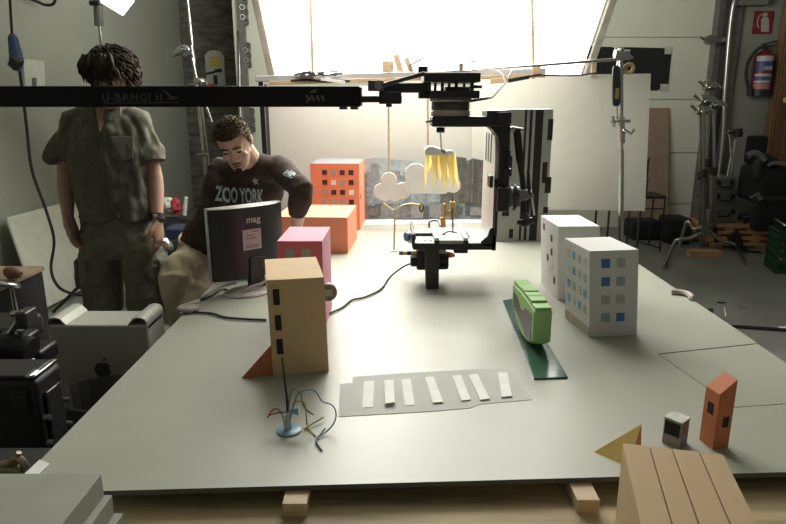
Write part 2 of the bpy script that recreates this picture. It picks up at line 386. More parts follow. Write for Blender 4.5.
# tall orange with windows
g = Bldg('tall orange model building with square windows and grey roof', (-.505, 3.855), (-.205, 3.84), .34, .41, M_OR, top=mat('grey_roof_card', (.13, .135, .14), .6))
D, G, W_ = M_BRN, M_GW, M_WW
rows = [(D, G, D, D), (D, W_, G, D), (G, D, D, W_), (G, G, G, D), (D, G, W_, G), (G, D, G, G)]
for r, row in enumerate(rows):
    for c, m in enumerate(row): g.win('front', .088 + c * .054, .41 - .055 - r * .0605, .030, .030, m)
for r, v in enumerate((.35, .27, .2, .12)): g.win('right', .06 + (r % 2) * .1, v, .03, .03, (M_B2, W_, D, G)[r])
# white with blue windows (front)
g = Bldg('white model building with rows of blue and grey square windows', (.6676, 2.007), (.838, 2.030), .205, .302, M_WB)
for r, row in enumerate(((M_B1, M_G1), (M_B1, M_B3), (M_G1, M_G1), (M_B3, M_B1))):
    for c, m in enumerate(row): g.win('front', .056 + c * .054, .302 - .043 - r * .0635, .029, .030, m)
lw = ((M_G2, M_B2, M_G1, M_G2), (M_G2, M_B2, M_GREENW, M_GREENW), (M_B2, M_GREENW, M_G2, M_B2), (M_B2, M_G2, M_B2, M_G1))
for r, row in enumerate(lw):
    for c, m in enumerate(row): g.win('left', .034 + c * .045, .302 - .045 - r * .056, .022, .028, m)
part(g.t, 'base_strip', MB().box((-g.w / 2 - .0015, -g.d / 2, .0), (-g.w / 2 + .001, g.d / 2, .035)), mat('beige_base_strip', (.42, .38, .30), .8), label='beige strip along the foot of the windowed side')
g.lean(-.08)
# plain white behind
g = Bldg('plain white model building standing behind the blue-windowed one', (.666, 2.42), (.832, 2.428), .25, .302, M_WB)
for u, v, m in ((.05, .262, M_BRN), (.160, .235, M_BRN), (.160, .178, M_BRN), (.105, .142, M_BRN), (.198, .068, M_BRN), (.14, .10, M_G2), (.17, .12, M_G2)): g.win('left', u, v, .022, .028, m)
g.lean(-.062)
# tall black white striped
g = Bldg('tall grey model building with black vertical stripes at the back', (.585, 3.50), (.868, 3.50), .25, .735, mat('white_painted_board', (.60, .60, .57), .6))
bx0 = .585
part(g.t, 'front_tone', MB().box((-g.w / 2, -g.d / 2 - .001, 0), (g.w / 2, -g.d / 2 + .0004, g.h - .001)), mat('shade_grey_front', (.30, .30, .28), .7), 0, 0, label='grey striped front')  # front toned darker than the white body, its shade put into the colour
def wpx(x0, y0, x1, y1, nm='window'):
    a = P(x0, y1, 3.5); e = P(x1, y0, 3.5); ym = (y0 + y1) / 2; a.x = P(x0, ym, 3.5).x; e.x = P(x1, ym, 3.5).x; a.z = max(a.z, TZ + .001)
    g.win('front', (a.x + e.x) / 2 - bx0, (a.z + e.z) / 2 - TZ, e.x - a.x, e.z - a.z, M_DARK, name=nm)
for x0, x1 in ((521.8, 524), (526.8, 529.5), (532.3, 540)): wpx(x0, 110, x1, 240.5, 'black_stripe')
for q in ((547.7, 119, 552.8, 140), (542, 162, 547, 183), (545, 177, 551, 193), (543, 207, 548, 213.5), (508, 156, 512, 176), (502, 211.5, 509, 216), (509, 229, 513, 238), (516, 141, 519, 158), (515, 185, 519, 204)): wpx(*q)
for u, v in ((.06, .6), (.15, .5), (.08, .4), (.18, .28), (.1, .15)): g.win('left', u, v, .03, .07, M_GW)
# salmon with slanted roof
a = F(700.5, 440, TZ); c = F(717.5, 449.5, TZ); e = F(733, 447.5, TZ)
# tower: diamond footprint, near corner at c
rz = math.atan2(e.y - c.y, e.x - c.x)
t = thing('model_building', 'small salmon model tower with a slanted top at the front right', 'model building', (c.x - .012, c.y, TZ), rz, 'model buildings')
w = .042; d = .046; h0 = .138; h1 = .171
b = MB().prism([(0, 0, 0), (w, 0, 0), (w, 0, h1), (0, 0, h0)], (0, d, 0))
part(t, 'body', b, [M_SAL], 0.0008, 0)
part(t, 'window', MB().box((w * .42, -.001, .054), (w * .78, .0005, .080)), M_DARK, 0, 0)
part(t, 'window', MB().box((-.001, d * .3, .08), (.0005, d * .7, .108)), M_DARK, 0, 0)
# mini grey
a = F(663, 442, TZ); c = F(686, 446.5, TZ)
kc = F(677.3, 449.5, TZ)
t = thing('model_building', 'tiny grey box kiosk with black panels beside the yellow wedge', 'model building', (kc.x + .006, kc.y + .03, TZ), rad(41), 'model buildings')
k = .0205; hh = .064
part(t, 'body', MB().box((-k, -k, 0), (k, k, hh)), mat('weathered_grey_card', (.30, .29, .27), .8, 0, .2, 80), 0.0008)
part(t, 'roof', MB().box((-k - .001, -k - .001, hh), (k + .001, k + .001, hh + .003)), mat('pale_roof_card', (.55, .55, .52), .8, 0, .2, 80))
part(t, 'black_panel', MB().box((-k - .0012, -k * .85, hh * .42), (-k + .0004, k * .85, hh * .93)), M_DARK, 0, 0)
part(t, 'pink_panel', MB().box((-k * .5, -k - .0012, hh * .48), (k * .75, -k + .0004, hh * .93)), mat('dull_pink_panel', (.35, .2, .18), .8), 0, 0)
# yellow wedge
q = [F(593.5, 452, TZ), F(628, 467, TZ), F(641, 452, TZ)]; top = P(641.5, 424, q[2].y)
b = MB(); b.add([q[0], q[1], q[2], top, q[2] + V((-.03, .03, 0))], [(0, 1, 3), (1, 2, 3), (0, 2, 1), (0, 3, 4), (3, 2, 4), (0, 4, 2)])
b.mi = [0, 1, 0, 0, 1, 0]
solo('wedge_block', b, [mat('mustard_yellow_card', (.66, .47, .14), .75), M_ORL], 'mustard yellow triangular wedge at the front right corner', 'wedge', 0, 0)
# big tan grooved box at front right
A = F(623, 443, .90); B = F(720, 449.5, .90); rz = math.atan2(B.y - A.y, B.x - A.x) * 0 - rad(13.4)
w = (B - A).length; dep = .32; H = .90 - BZ
t = thing('model_building', 'large tan box with grooved top at the bottom right of the photo', 'model building', (A.x, A.y, BZ), rz, 'model buildings')
b = MB().box((0, -dep, 0), (w, 0, H - .006)); M_BIGT = P_(.47, .335, .19, 'brown_tan_card')
part(t, 'body', b, M_BIGT, 0.001)
xs = [0, .27, .50, .77, 1.0]
for i in range(4):
    g0 = .0008 if i else 0; part(t, 'top_plank', MB().box((xs[i] * w + (.0012 if i else 0), -dep, H - .006), (xs[i + 1] * w - .0012 * (i < 3), 0, H)), M_BIGT, 0.0006)
# ================================================================== green vehicle and strip
z = TZ
q = [F(534, 380, z), F(567.7, 378.6, z), F(520, 298.5, z), F(502.9, 301.7, z)]
b = MB().prism(q, (0, 0, .006))
solo('glass_strip', b, mat('glossy_green_strip', (.045, .11, .082), .2, 0, .25, 14, coat=.2), 'glossy dark green strip lying under the green toy vehicle', 'strip', 0.0006, 0)
M_GRN = mat('light_green_paint', (.30, .52, .20), .6, 0, .05, 25)
t = thing('toy_vehicle', 'light green rounded model vehicle with a dark side window band', 'toy vehicle', (.462, 2.01, z + .006), rad(2.0))
L_ = .16
def prof(y):                                       # rocking underside: lowest a little ahead of the middle
    k = (y + .03) / (L_ + .03 if y > -.03 else L_ - .03); return (.070 if y > -.03 else .036) * abs(k) ** 2.1
N = 30; ys = [-L_ + 2 * L_ * i / N for i in range(N + 1)]
topz = lambda y: .152 - .010 * (y / L_) ** 2
hw = .028
def ring(x, k, kz):
    pts = [(y, prof(y)) for y in ys] + [(y, topz(y)) for y in reversed(ys)]
    return [V((x, y * k, .09 + (zz - .09) * kz)) for y, zz in pts]
sec = [(-hw, .93, .86), (-hw + .006, .975, .95), (-hw + .018, 1.0, 1.0), (hw - .012, 1.0, 1.0), (hw, .97, .96)]
b = MB(); n = 2 * len(ys); b.add(sum([ring(*q) for q in sec], []), [tuple(range(n))] + [(k * n + i, (k + 1) * n + i, (k + 1) * n + (i + 1) % n, k * n + (i + 1) % n) for k in range(4) for i in range(n)] + [tuple(range(5 * n - 1, 4 * n - 1, -1))])
part(t, 'body', b, M_GRN, 0, 30)
yy = [-.158, -.105, -.052, -.005, .045, .098, .15]
for i in range(6):
    y0, y1 = yy[i], yy[i + 1]; zt = topz((y0 + y1) / 2)
    b = MB().box((-hw + .003, y0 + .0025, zt - .014), (hw - .003, y1 - .0025, zt + .006 + .0025 * (i % 2)))
    part(t, 'roof_segment', b, M_GRN, 0.002)
b = MB(); yw = ys[3:-3]
lo_ = lambda y: max(prof(y) + .012, .022 + .040 * math.sin(max(0, (y + .06)) * 9))
hi_ = lambda y: .118 - .030 * math.exp(-((y - .01) / .045) ** 2)
b.prism([(-hw - .0012, y, min(lo_(y), hi_(y) - .018)) for y in yw] + [(-hw - .0012, y, hi_(y)) for y in reversed(yw)], (.004, 0, 0)); part(t, 'window_band', b, mat('dark_grey_window', (.045, .042, .04), .4), 0, 0)
# ================================================================== crosswalk
z = TZ
out = [(352.7, 376.6), (400, 373.2), (490, 368.5), (511, 372), (517, 380), (532, 399.5), (500, 402.3), (480, 404), (470, 408), (420, 412), (338.5, 416.6), (340, 383.7), (352.6, 382.8)]
b = MB().prism([F(x, y, z + .0012) for x, y in out], (0, 0, -.0010))
solo('paper_sheet', b, mat('light_grey_paper', (.47, .475, .44), .7), 'light grey paper sheet with white crossing strips on the tabletop', 'paper', 0, 0)
st = [[(127, 79), (167, 77), (160, 177), (120, 178)], [(203, 75), (237, 73), (243, 168), (207, 173)], [(267, 72), (302, 70), (318, 167), (280, 170)], [(355, 63), (388, 62), (424, 160), (385, 163)],
      [(457, 58), (490, 56), (527, 150), (492, 154)], [(518, 55), (552, 52), (598, 148), (562, 152)], [(628, 47), (664, 45), (681, 138), (642, 141)]]
nm = ['first from the left', 'second from the left, slightly lifted', 'third from the left', 'fourth from the left', 'third from the right', 'second from the right', 'last on the right']
M_STRIP = mat('white_paper_strip', (.80, .79, .74), .7)
for i, qd in enumerate(st):
    q = [F(330 + x / 3.743, 360 + y / 3.743, z + .0025) for x, y in qd]
    lift = (.0, .008, 0, .003, .002, .003, .003)[i]
    q2 = [q[0], q[1], q[2] + V((0, 0, lift)), q[3] + V((0, 0, lift))]
    b = MB().prism([p for p in q2], (0, 0, -.0011))
    solo('paper_strip', b, M_STRIP, 'white paper strip on the grey sheet, ' + nm[i], 'paper strip', 0, 0, 'crosswalk strips')
# ================================================================== wire gadget
c = F(289, 431, TZ)
t = thing('wire_gadget', 'light blue disc stand with curling coloured wires at the front', 'gadget', (c.x, c.y, TZ))
M_LB = mat('light_blue_plastic', (.22, .37, .48), .35)
G = lambda px, py, dy=0.0: P(px, py, c.y + dy) - V(t.location)
GF = lambda px, py, h: F(px, py, TZ + h) - V(t.location)
part(t, 'base_disc', MB().lathe([(.028, 0), (.030, .001), (.030, .004), (.028, .0055)], n=36), M_LB)
part(t, 'post', MB().cyl((-.006, 0, .005), (.0, 0, .05), .0055, 14), mat('white_tube', (.5, .52, .52), .4))
part(t, 'funnel', MB().tube([G(288, 411.5), G(291, 411), G(299, 411)], [.004, .006, .011], 18), M_LB)
part(t, 'black_rod', MB().tube([G(288, 412), G(286.5, 395, .0), G(282, 357, .02)], [.004, .003, .0018], 10), BLACKPL)
b = MB()
for dx in (-.008, -.002, .004): b.tube([(dx, 0.003, .004), (dx * 1.3 - .004, .0, .045)], .0028, 8)
part(t, 'clear_tubes', b, mat('milky_tube', (.5, .5, .48), .3))
def wire(nm, pts, r, m): part(t, nm, MB().tube(smooth_pts(pts, 7), r, 8), m)
wire('red_wire', [G(289, 412), G(280, 412.5), G(270, 415), G(268, 417.5), G(271, 412, .005), G(275, 409), G(279, 410), G(284, 417)], .0017, mat('red_wire_insulation', (.28, .04, .03), .4))
wire('blue_wire', [G(290, 420), G(294, 404), G(299, 393, .01), G(308, 389.5, .02), G(316, 392, .03), G(322, 401, .03), G(332, 405, .02), G(336, 413, .01), G(334, 423, 0.0), GF(327, 431, .008), GF(318, 437, .003)], .0018, mat('grey_blue_wire_insulation', (.17, .24, .30), .4))
wire('green_wire', [G(288, 420), G(289, 404), G(291, 392, .01), G(296, 389.5, .01), G(301, 394, .01), G(303, 405, .01), G(308, 411, .005), G(313, 414.5, 0.01)], .0019, mat('grey_green_wire_insulation', (.16, .21, .19), .4))
wire('yellow_wire', [G(292, 412), G(294, 403), G(300, 401), G(304, 403), G(306, 412), GF(307, 424, .008), GF(310, 430, .004), GF(316, 436, .003)], .0018, mat('yellow_wire_insulation', (.42, .32, .06), .4))
wire('ochre_wire', [GF(304, 429, .004), GF(312, 424, .006), GF(323, 417.5, .010)], .0022, mat('ochre_wire_insulation', (.40, .30, .10), .4))
wire('navy_plug', [GF(325, 428.5, .010), GF(321, 434, .006), GF(316, 440, .004), GF(318, 445, .004), GF(322, 450.5, .003)], .0021, mat('navy_plug_plastic', (.03, .045, .12), .4))
# ================================================================== overhead slider and camera rig
YR = 2.58
t = thing('slider_beam', 'long black slider beam crossing the upper left of the photo', 'camera slider', (-.9, 2.60, 1.455))
a = P(0, 86, 2.55); e = P(360, 107, 2.55)
part(t, 'rail', MB().box((-2.6, 2.55, e.z), (e.x, 2.65, a.z)), mat('black_satin_rail', (.006, .006, .006), .4, spec=.2), .004, world=True)
part(t, 'end_cap', MB().box((e.x, 2.555, e.z + .004), (e.x + .006, 2.645, a.z - .004)), BLACKPL, .002, world=True)
b = MB()
for px in (339, 350): p = P(px, 107.5, 2.56); b.box((p.x, 2.57, p.z - .008), (p.x + .03, 2.62, p.z + .002))
part(t, 'underside_foot', b, BLACKPL, .001, world=True)
M_LET = mat('worn_grey_lettering', (.055, .055, .052), .5); M_OLV = mat('olive_print', (.10, .10, .045), .5)
p0 = P(132, 97.8, 2.549)
letters('U-BANGI II', .042, Matrix.Translation((p0.x, 2.5492, p0.z)) @ Matrix.Rotation(PI / 2, 4, 'X'), M_LET, 'lettering', t, .0008, extrude=.0004, spacing=1.18)
p = lambda px, py: P(px, py, 2.5486)
b = MB()
def stroke(b, pts, w):
    pts = [p(*q) for q in pts]
    for q0, q1 in zip(pts, pts[1:]): b.bar(q0, q1, .0012, w, (0, 0, 1))
stroke(b, [(104, 103), (178, 102.6)], .0035)
part(t, 'underline', b, M_LET, 0, 0, world=True)
b = MB(); b.prism([p(162, 90), p(165, 90.5), p(170, 95), p(175, 97), p(180, 97.5), p(174, 98.6), p(175, 99.5), p(166, 99), p(170, 97.2), p(165, 93)], (0, .001, 0))
part(t, 'bird_emblem', b, M_LET, 0, 0, world=True)
b = MB(); 
b.prism([p(309, 93), p(312, 90), p(318, 89.3), p(315, 91.3), p(319, 92.4), p(313, 92.6)], (0, .001, 0))
for k in range(4): b.prism([p(305.5 + k * 5, 95 + .3 * k), p(308 + k * 5, 95), p(310 + k * 5, 101), p(308 + k * 5, 101.2)], (0, .001, 0))
b.prism([p(305, 102.5), p(311, 96), p(312, 98), p(307, 103)], (0, .001, 0))
part(t, 'leaf_emblem', b, M_OLV, 0, 0, world=True)
# tripod carrying the far end, beyond the frame
t = thing('tripod', 'black tripod carrying the far end of the slider beam', 'tripod', (-2.42, 2.6, 0))
part(t, 'head', MB().box((-.06, -.06, 1.38), (.06, .06, e.z)), BLACK, .004)
part(t, 'column', MB().cyl((0, 0, .5), (0, 0, 1.38), .025), BLACK)
for k in range(3):
    an = rad(90 + 120 * k); part(t, 'leg', MB().tube([(0.03 * math.cos(an), .03 * math.sin(an), 1.25), (.26 * math.cos(an), .26 * math.sin(an), 0.0)], [.02, .014], 10), BLACK)
# ---- rig
t = thing('camera_rig', 'black motorised camera rig hanging from the end of the slider beam', 'camera rig', (.15, 2.7, TZ))
Yc = 2.60
def bp(nm, x0, y0, x1, y1, Yf=2.56, Yb=2.66, m=BLACK, bev=.003): return part(t, nm, MB().boxpx(x0, y0, x1, y1, Yf, Yb), m, bev, world=True)
b = MB().boxpx(359, 96, 402, 102.5, 2.57, 2.63); b.boxpx(379, 92, 401.5, 104, 2.56, 2.64)
part(t, 'coupling', b, BLACK, .002, world=True)
part(t, 'coupling_block', MB().boxpx(368, 80.5, 384, 91, 2.56, 2.63), mat('grey_block', (.07, .07, .07), .5), .003, world=True)
q = P(379, 85, 2.555)
bolt = MB().cyl(q + V((0, -.01, 0)), q + V((0, .03, 0)), .018, 18); bolt.cyl(q + V((0, -.016, 0)), q, .009, 12)
part(t, 'pivot_bolt', bolt, DULLST, world=True)
part(t, 'bolt_under', MB().cyl(P(389, 104, 2.6), P(389, 107, 2.6), .012, 12), BLACKPL, world=True)
part(t, 'lever', MB().bar(P(382, 85.5, 2.55), P(425, 73.5, 2.55), .02, .016), mat('dark_grey_lever', (.05, .05, .05), .4), .004, world=True)
bp('carriage', 379, 83, 431, 92.5, 2.58, 2.72)
bp('carriage_foot', 419, 92, 431, 98.5, 2.58, 2.7)
# top turntable housing with posts
bp('upper_plate', 424, 72.5, 481, 82.2, 2.52, 2.78, BLACK, .004)
bp('lower_plate', 430, 90.5, 480, 98.5, 2.52, 2.78, BLACK, .004)
b = MB().boxpx(418, 66, 427, 72, 2.58, 2.62); part(t, 'top_knob', b, BLACK, .004, world=True)
for px in (428, 441, 455, 471):
    bp('spacer_post', px, 82, px + 3.2, 90.8, 2.54, 2.57)
for px in (434, 448, 463, 470): bp('rear_spacer_post', px, 82, px + 2.8, 90.8, 2.73, 2.76)
part(t, 'side_screw', MB().cyl(P(471, 86.8, 2.54), P(482, 86.8, 2.54), .006, 10), BLACK, world=True)
part(t, 'inner_disc', MB().boxpx(446, 86.5, 470, 90.5, 2.6, 2.7), GREYPL, .002, world=True)
cx = P(450, 100, 2.64); 
def cylpx(nm, y0, y1, rpx, m, cxp=450.5):
    a = P(cxp, y0, 2.64); e = P(cxp, y1, 2.64); b = MB()
    r = rpx * a.y / FPX
    b.lathe([(r * .97, e.z), (r, e.z + .003), (r, a.z - .003), (r * .97, a.z)], (a.x, 2.64, 0), 36); return part(t, nm, b, m, world=True)
cylpx('turntable_ring', 98, 101.5, 20, DULLST); cylpx('turntable_drum', 101, 110.5, 18.5, mat('dark_drum', (.06, .06, .055), .4)); cylpx('pale_ring', 110, 117, 19, mat('beige_bearing_ring', (.60, .55, .46), .4))
b = MB(); b.boxpx(432, 116.5, 511, 127, 2.55, 2.72)
part(t, 'upper_arm', b, BLACK, .006, world=True)
part(t, 'arm_clip', MB().bar(P(425.5, 122, 2.55), P(433, 120.5, 2.55), .012, .007), BLACK, .001, world=True)
bp('corner_block', 487, 110.5, 511, 117, 2.55, 2.70, BLACK, .004)
bp('corner_bracket', 497, 112, 512, 124, 2.54, 2.6, BLACK, .004)
a = P(511, 128, 2.56); z1 = a.z
def XZ(px, py, Y=2.56): q = P(px, py, Y); return (q.x, Y, q.z)
b = MB().prism([XZ(488, 126.5), XZ(510.5, 126.5), XZ(509, 197), XZ(498.5, 197), XZ(500.0, 150), XZ(498, 138), XZ(494, 131)], (0, .12, 0))
part(t, 'hanging_arm', b, BLACK, .003, 30, world=True)
bp('motor_block', 497, 188, 510.5, 212, 2.52, 2.68, BLACK, .006)
bp('arm_latch', 504, 169, 512, 176, 2.54, 2.6, BLACK, .002); bp('arm_latch_plate', 507, 150, 511, 168, 2.54, 2.58, BLACKPL, .002)
# knurled wheel (axis X)
a = P(510, 197, 2.60); e = P(518.5, 197, 2.60)
b = MB()
for k, (f0, f1, r) in enumerate(((0, .3, .044), (.3, .62, .053), (.62, 1, .046))):
    b.cyl(a.lerp(e, f0), a.lerp(e, f1), r, 30)
wheel = part(t, 'knurled_wheel', b, mat('dark_knurled_metal', (.10, .10, .095), .35, .7), world=True)
b = MB()
for k in range(28):
    an = 2 * PI * k / 28; o = V((0, math.cos(an), math.sin(an))) * .053
    b.bar(a.lerp(e, .32) + o, a.lerp(e, .6) + o, .005, .005, (0, math.cos(an), math.sin(an)))
child = part(wheel, 'knurling', b, BLACK, world=True)
# handle hanging beside
b = MB().tube([P(517, 131, 2.58), P(520, 161, 2.58)], .0155, 16); b.tube([P(516.7, 129, 2.58), P(517, 132, 2.58)], .0165, 16)
part(t, 'handle_grip', b, BLACKRB, world=True)
part(t, 'handle_mount', MB().tube([P(508, 131, 2.58), P(512, 129.5, 2.58), P(523, 130.5, 2.58)], [.012, .014, .01], 12), DULLST, world=True)
part(t, 'handle_rod', MB().tube(smooth_pts([P(519.5, 160, 2.58), P(523, 185, 2.58), P(524, 222, 2.56)]), .0115, 12), BLACK, world=True)
b = MB().cyl(P(519, 199, 2.57), P(533, 195, 2.55), .013, 14); b.cyl(P(519, 194, 2.57), P(527, 194, 2.57), .020, 14)
part(t, 'clamp_knob', b, GREYPL, world=True)
b = MB().tube([P(528, 170, 2.56), P(530, 196, 2.55), P(527, 224, 2.56)], .006, 8); part(t, 'thin_rod', b, BLACK, world=True)
b = MB().tube([P(517.5, 222, 2.56), P(524, 223.5, 2.55), P(533, 220, 2.55)], [.01, .017, .014], 12); b.cyl(P(526, 213, 2.55), P(526, 224, 2.55), .012, 12)
part(t, 'lower_clamp', b, BLACK, world=True)
b = MB(); b.bar(P(531, 190, 2.55), P(534.5, 215, 2.56), .007, .007); part(t, 'side_link', b, DULLST, world=True)
# cage: side plate and lower plate
zt = P(497, 128, YR).z; zb = P(497, 250, YR).z
xs = P(495.5, 246, YR).x
b = MB(); 
yb = YR + .34
prof = [(YR, zb), (yb, zb), (yb, zt - .02), (YR + .2, zt), (YR + .03, zt - .01), (YR, zt - .12)]
M_PLATE = mat('bare_aluminium_plate', (.62, .61, .58), .45, .35)
b.prism([V((xs - .016, y, z)) for y, z in prof], (.016, 0, 0))
part(t, 'side_plate', b, M_PLATE, .002, 30, world=True)
b = MB()
for k in range(3): b.box((xs - .0175, YR + .10 + k * .07, zt - .15), (xs - .0165, YR + .13 + k * .07, zt - .03))
part(t, 'plate_slot', b, BLACKPL, 0, 0, world=True)
# black front edge and gusset
b = MB().box((xs - .016, YR - .012, zb), (xs, YR, zb + .30)); part(t, 'side_plate_edge', b, BLACK, .001, world=True)
b = MB().prism([XZ(482, 246, YR - .012), XZ(496, 246, YR - .012), XZ(496, 226, YR - .012), XZ(490, 229, YR - .012), XZ(488, 236, YR - .012), XZ(481, 242, YR - .012)], (0, .012, 0))
part(t, 'corner_gusset', b, BLACK, .001, 0, world=True)
bp('side_bar', 494, 186, 499, 236, 2.55, 2.6, BLACK, .002)
bp('side_latch', 489.5, 176, 493.5, 188, 2.55, 2.62, BLACK, .003)
xl = P(413.5, 246, YR).x; ztop = P(430, 243.5, YR).z
b = MB().box((xl, YR + .002, ztop - .012), (xs - .016, YR + .30, ztop)); part(t, 'base_plate', b, M_PLATE, .001, world=True)
b = MB().boxpx(413, 243.5, 495, 250, YR - .012, YR + .012); part(t, 'front_bar', b, BLACK, .002, world=True)
b = MB().box((xl - .006, YR, ztop - .02), (xl + .006, YR + .30, ztop + .04)); part(t, 'left_rail', b, BLACK, .002, world=True)
b = MB().box((xl + .01, YR + .15, ztop), (xl + .115, YR + .175, ztop + .012)); part(t, 'cross_slot', b, BLACK, .001, world=True)
b = MB()
for dx in (.05, .075): b.cyl((xl + dx, YR + .05, ztop), (xl + dx, YR + .05, ztop + .003), .007, 12)
part(t, 'screw_hole', b, BLACK, world=True)
xm = P(437, 240, YR).x; xm2 = P(466, 240, YR).x
b = MB().box((xm - .004, YR, ztop), (xm2 + .004, YR + .27, ztop + .014)); shoe = part(t, 'quick_release_plate', b, M_PLATE, .002, world=True)
for x in (xm, xm2): part(shoe, 'plate_rail', MB().box((x - .011, YR - .008, ztop + .004), (x + .009, YR + .27, ztop + .026)), M_PLATE, .002, world=True)
for x in (xm, xm2): part(shoe, 'rail_end', MB().box((x - .012, YR - .011, ztop + .002), (x + .010, YR - .006, ztop + .014)), BLACK, .001, world=True)
b = MB().tube(smooth_pts([(xm - .02, YR + .24, ztop + .02), (xm - .015, YR + .26, ztop + .045), (xm + .02, YR + .26, ztop + .048), (xm + .03, YR + .22, ztop + .03)]), .006, 8)
part(t, 'plate_lever', b, DULLST, world=True)
part(t, 'plate_slot_black', MB().box((xm2 + .02, YR + .12, ztop), (xm2 + .032, YR + .24, ztop + .004)), BLACK, 0, world=True)
part(t, 'plate_cable', MB().tube(smooth_pts([(xm + .03, YR + .10, ztop + .016), (xm + .06, YR + .14, ztop + .022), (xm + .10, YR + .13, ztop + .018)]), .003, 6), BLACKRB, world=True)
c = P(407, 236, 2.66)
b = MB().cyl(c + V((.03, 0, 0)), c + V((-.006, -.02, 0)), .020, 20); part(t, 'blue_knob', b, mat('blue_knob_plastic', (.10, .22, .38), .4), world=True)
b = MB().torus(c + V((.01, -.005, -.004)), .022, .006, (1, .4, 0), 18, 8); part(t, 'knob_ring', b, M_PLATE, world=True)
bp('under_knob', 454, 249.5, 468, 253.5, 2.6, 2.66, BLACK, .004)
# column below the plate
a = P(425, 250, YR); e = P(438.5, 291, YR)
b = MB().prism([XZ(425, 249, 2.57), XZ(439.3, 249, 2.57), XZ(438.7, 289.5, 2.57), XZ(426, 289.5, 2.57)], (0, .07, 0)); 
part(t, 'column', b, mat('dark_cast_metal', (.028, .029, .026), .45, .2), .003, world=True)
b = MB().boxpx(428.5, 286, 436.5, 291.5, 2.585, 2.62); b.v = [V((p.x, p.y, max(p.z, TZ + .0006))) for p in b.v]; part(t, 'column_foot', b, BLACKRB, .002, world=True)
b = MB().boxpx(416.5, 251, 428, 270.5, 2.66, 2.74); b.boxpx(422, 254, 448, 270, 2.66, 2.76); part(t, 'motor', b, BLACKPL, .008, world=True)
b = MB().cyl(P(438, 260.5, 2.69), P(448, 260.5, 2.69), .038, 24); part(t, 'motor_drum', b, BLACK, world=True)
b = MB().boxpx(410.5, 257.5, 417.5, 267, 2.66, 2.71); part(t, 'motor_plug', b, BLACKRB, .006, world=True)
for k, (x0, x1, m) in enumerate(((399, 403, GREYPL), (403, 407, mat('pale_yellow_band', (.62, .52, .22), .5)), (407, 411, BLACKPL), (411, 418, bpy.data.materials['pale_yellow_band']))):
    part(t, 'connector_band', MB().cyl(P(x0, 253, 2.72), P(x1, 253, 2.72), .010, 14), m, world=True)
part(t, 'orange_cap', MB().tube([P(447, 254.5, 2.72), P(451, 255, 2.72), P(455, 255.5, 2.72)], [.014, .013, .005], 12), mat('orange_plastic', (.75, .25, .10), .5), world=True)
# wire hanging from the turntable to the crossbar clutter
part(t, 'signal_cable', MB().tube(smooth_pts([P(470, 101, 2.62), P(477, 99.5, 2.62), P(485, 98, 2.7), P(492, 97.5, 2.8), P(499, 90, 3.0), P(505, 83, 3.3), P(503, 76, 3.6)]), .0035, 6), BLACKRB, world=True)
part(t, 'cable_sleeve', MB().tube([P(470.5, 101, 2.615), P(488, 98, 2.7)], .006, 8), mat('amber_sleeve', (.16, .11, .05), .4), world=True)
# cable from the motor along the table
b = MB().tube(smooth_pts([P(409.5, 264, 2.68), F(403, 267, TZ + .05), F(390, 277, TZ + .006), F(381, 289, TZ + .006), F(365, 297, TZ + .006), F(352, 300, TZ + .006), F(343, 307, TZ + .006), F(335, 311, TZ + .006), F(326, 315, TZ + .006)]), .004, 8)
solo('motor_cable', b, BLACKRB, 'thin black cable from the rig motor across the tabletop to the tan building', 'cable')
# ================================================================== sun lamp-shade shaped model, clips, clouds
Ym = 2.95
t = thing('sun_model', 'white cut-out with hanging yellow paper rays under the rig arm', 'paper model', P(441, 190, Ym))
pl = [(425, 154), (425, 149.5), (428, 146.8), (433, 146.5), (437, 147.8), (441, 149.5), (445, 151.5), (449, 150.5), (453, 151), (454.5, 154.5), (450, 155.5), (440, 155), (432, 155.5)]
b = MB().prism([P(x, y, Ym - .035) for x, y in pl], (0, .07, 0)); part(t, 'white_top', b, mat('white_foam', (.85, .85, .82), .7), .002, 0, world=True)
M_YEL = mat('yellow_ray_paper', (.88, .76, .34), .65, 0, .04)
_nt = M_YEL.node_tree; _tr = _nt.nodes.new('ShaderNodeBsdfTranslucent'); _tr.inputs['Color'].default_value = (.98, .90, .58, 1); _mx = _nt.nodes.new('ShaderNodeMixShader'); _mx.inputs[0].default_value = .55
_nt.links.new(_nt.nodes['Principled BSDF'].outputs[0], _mx.inputs[1]); _nt.links.new(_tr.outputs[0], _mx.inputs[2]); _nt.links.new(_mx.outputs[0], _nt.nodes['Material Output'].inputs['Surface'])
rays = [(425, 430, 425, 191, -.02), (428.5, 434.5, 427.5, 176, .03), (431, 438, 434.8, 191, -.03), (436.5, 441.5, 440.5, 181, .02), (438.5, 447.5, 444.8, 194, -.035), (445.5, 454.5, 452.8, 193, -.03), (449, 455.5, 458.8, 190, .01), (434, 440, 433.5, 184, .04), (442, 450, 449, 178, .04)]
for x0, x1, xt, yt, dy in rays:
    Yk = Ym + dy
    b = MB().prism([P(x0, 153, Yk), P(x1, 153, Yk), P((x1 * .35 + xt * .65) + .9, (153 + yt * 2) / 3, Yk - .004), P(xt, yt, Yk), P((x0 * .35 + xt * .65) - .5, (153 + yt * 2) / 3, Yk - .004)], (0, .0025, 0))
    part(t, 'ray', b, M_YEL, 0, 0, world=True)
part(t, 'hanging_rod', MB().tube([P(440, 127, 2.66), P(441.5, 152, Ym)], .0035, 8), DULLST, world=True)
part(t, 'rod_clip', MB().cyl(P(436.5, 130, 2.66), P(444.5, 130, 2.66), .011, 12), BLACKPL, world=True)
part(t, 'joint_pin', MB().cyl(P(442, 150, Ym - .04), P(445.5, 152.5, Ym - .04), .008, 10), mat('steel_blue_pin', (.15, .2, .25), .4), world=True)
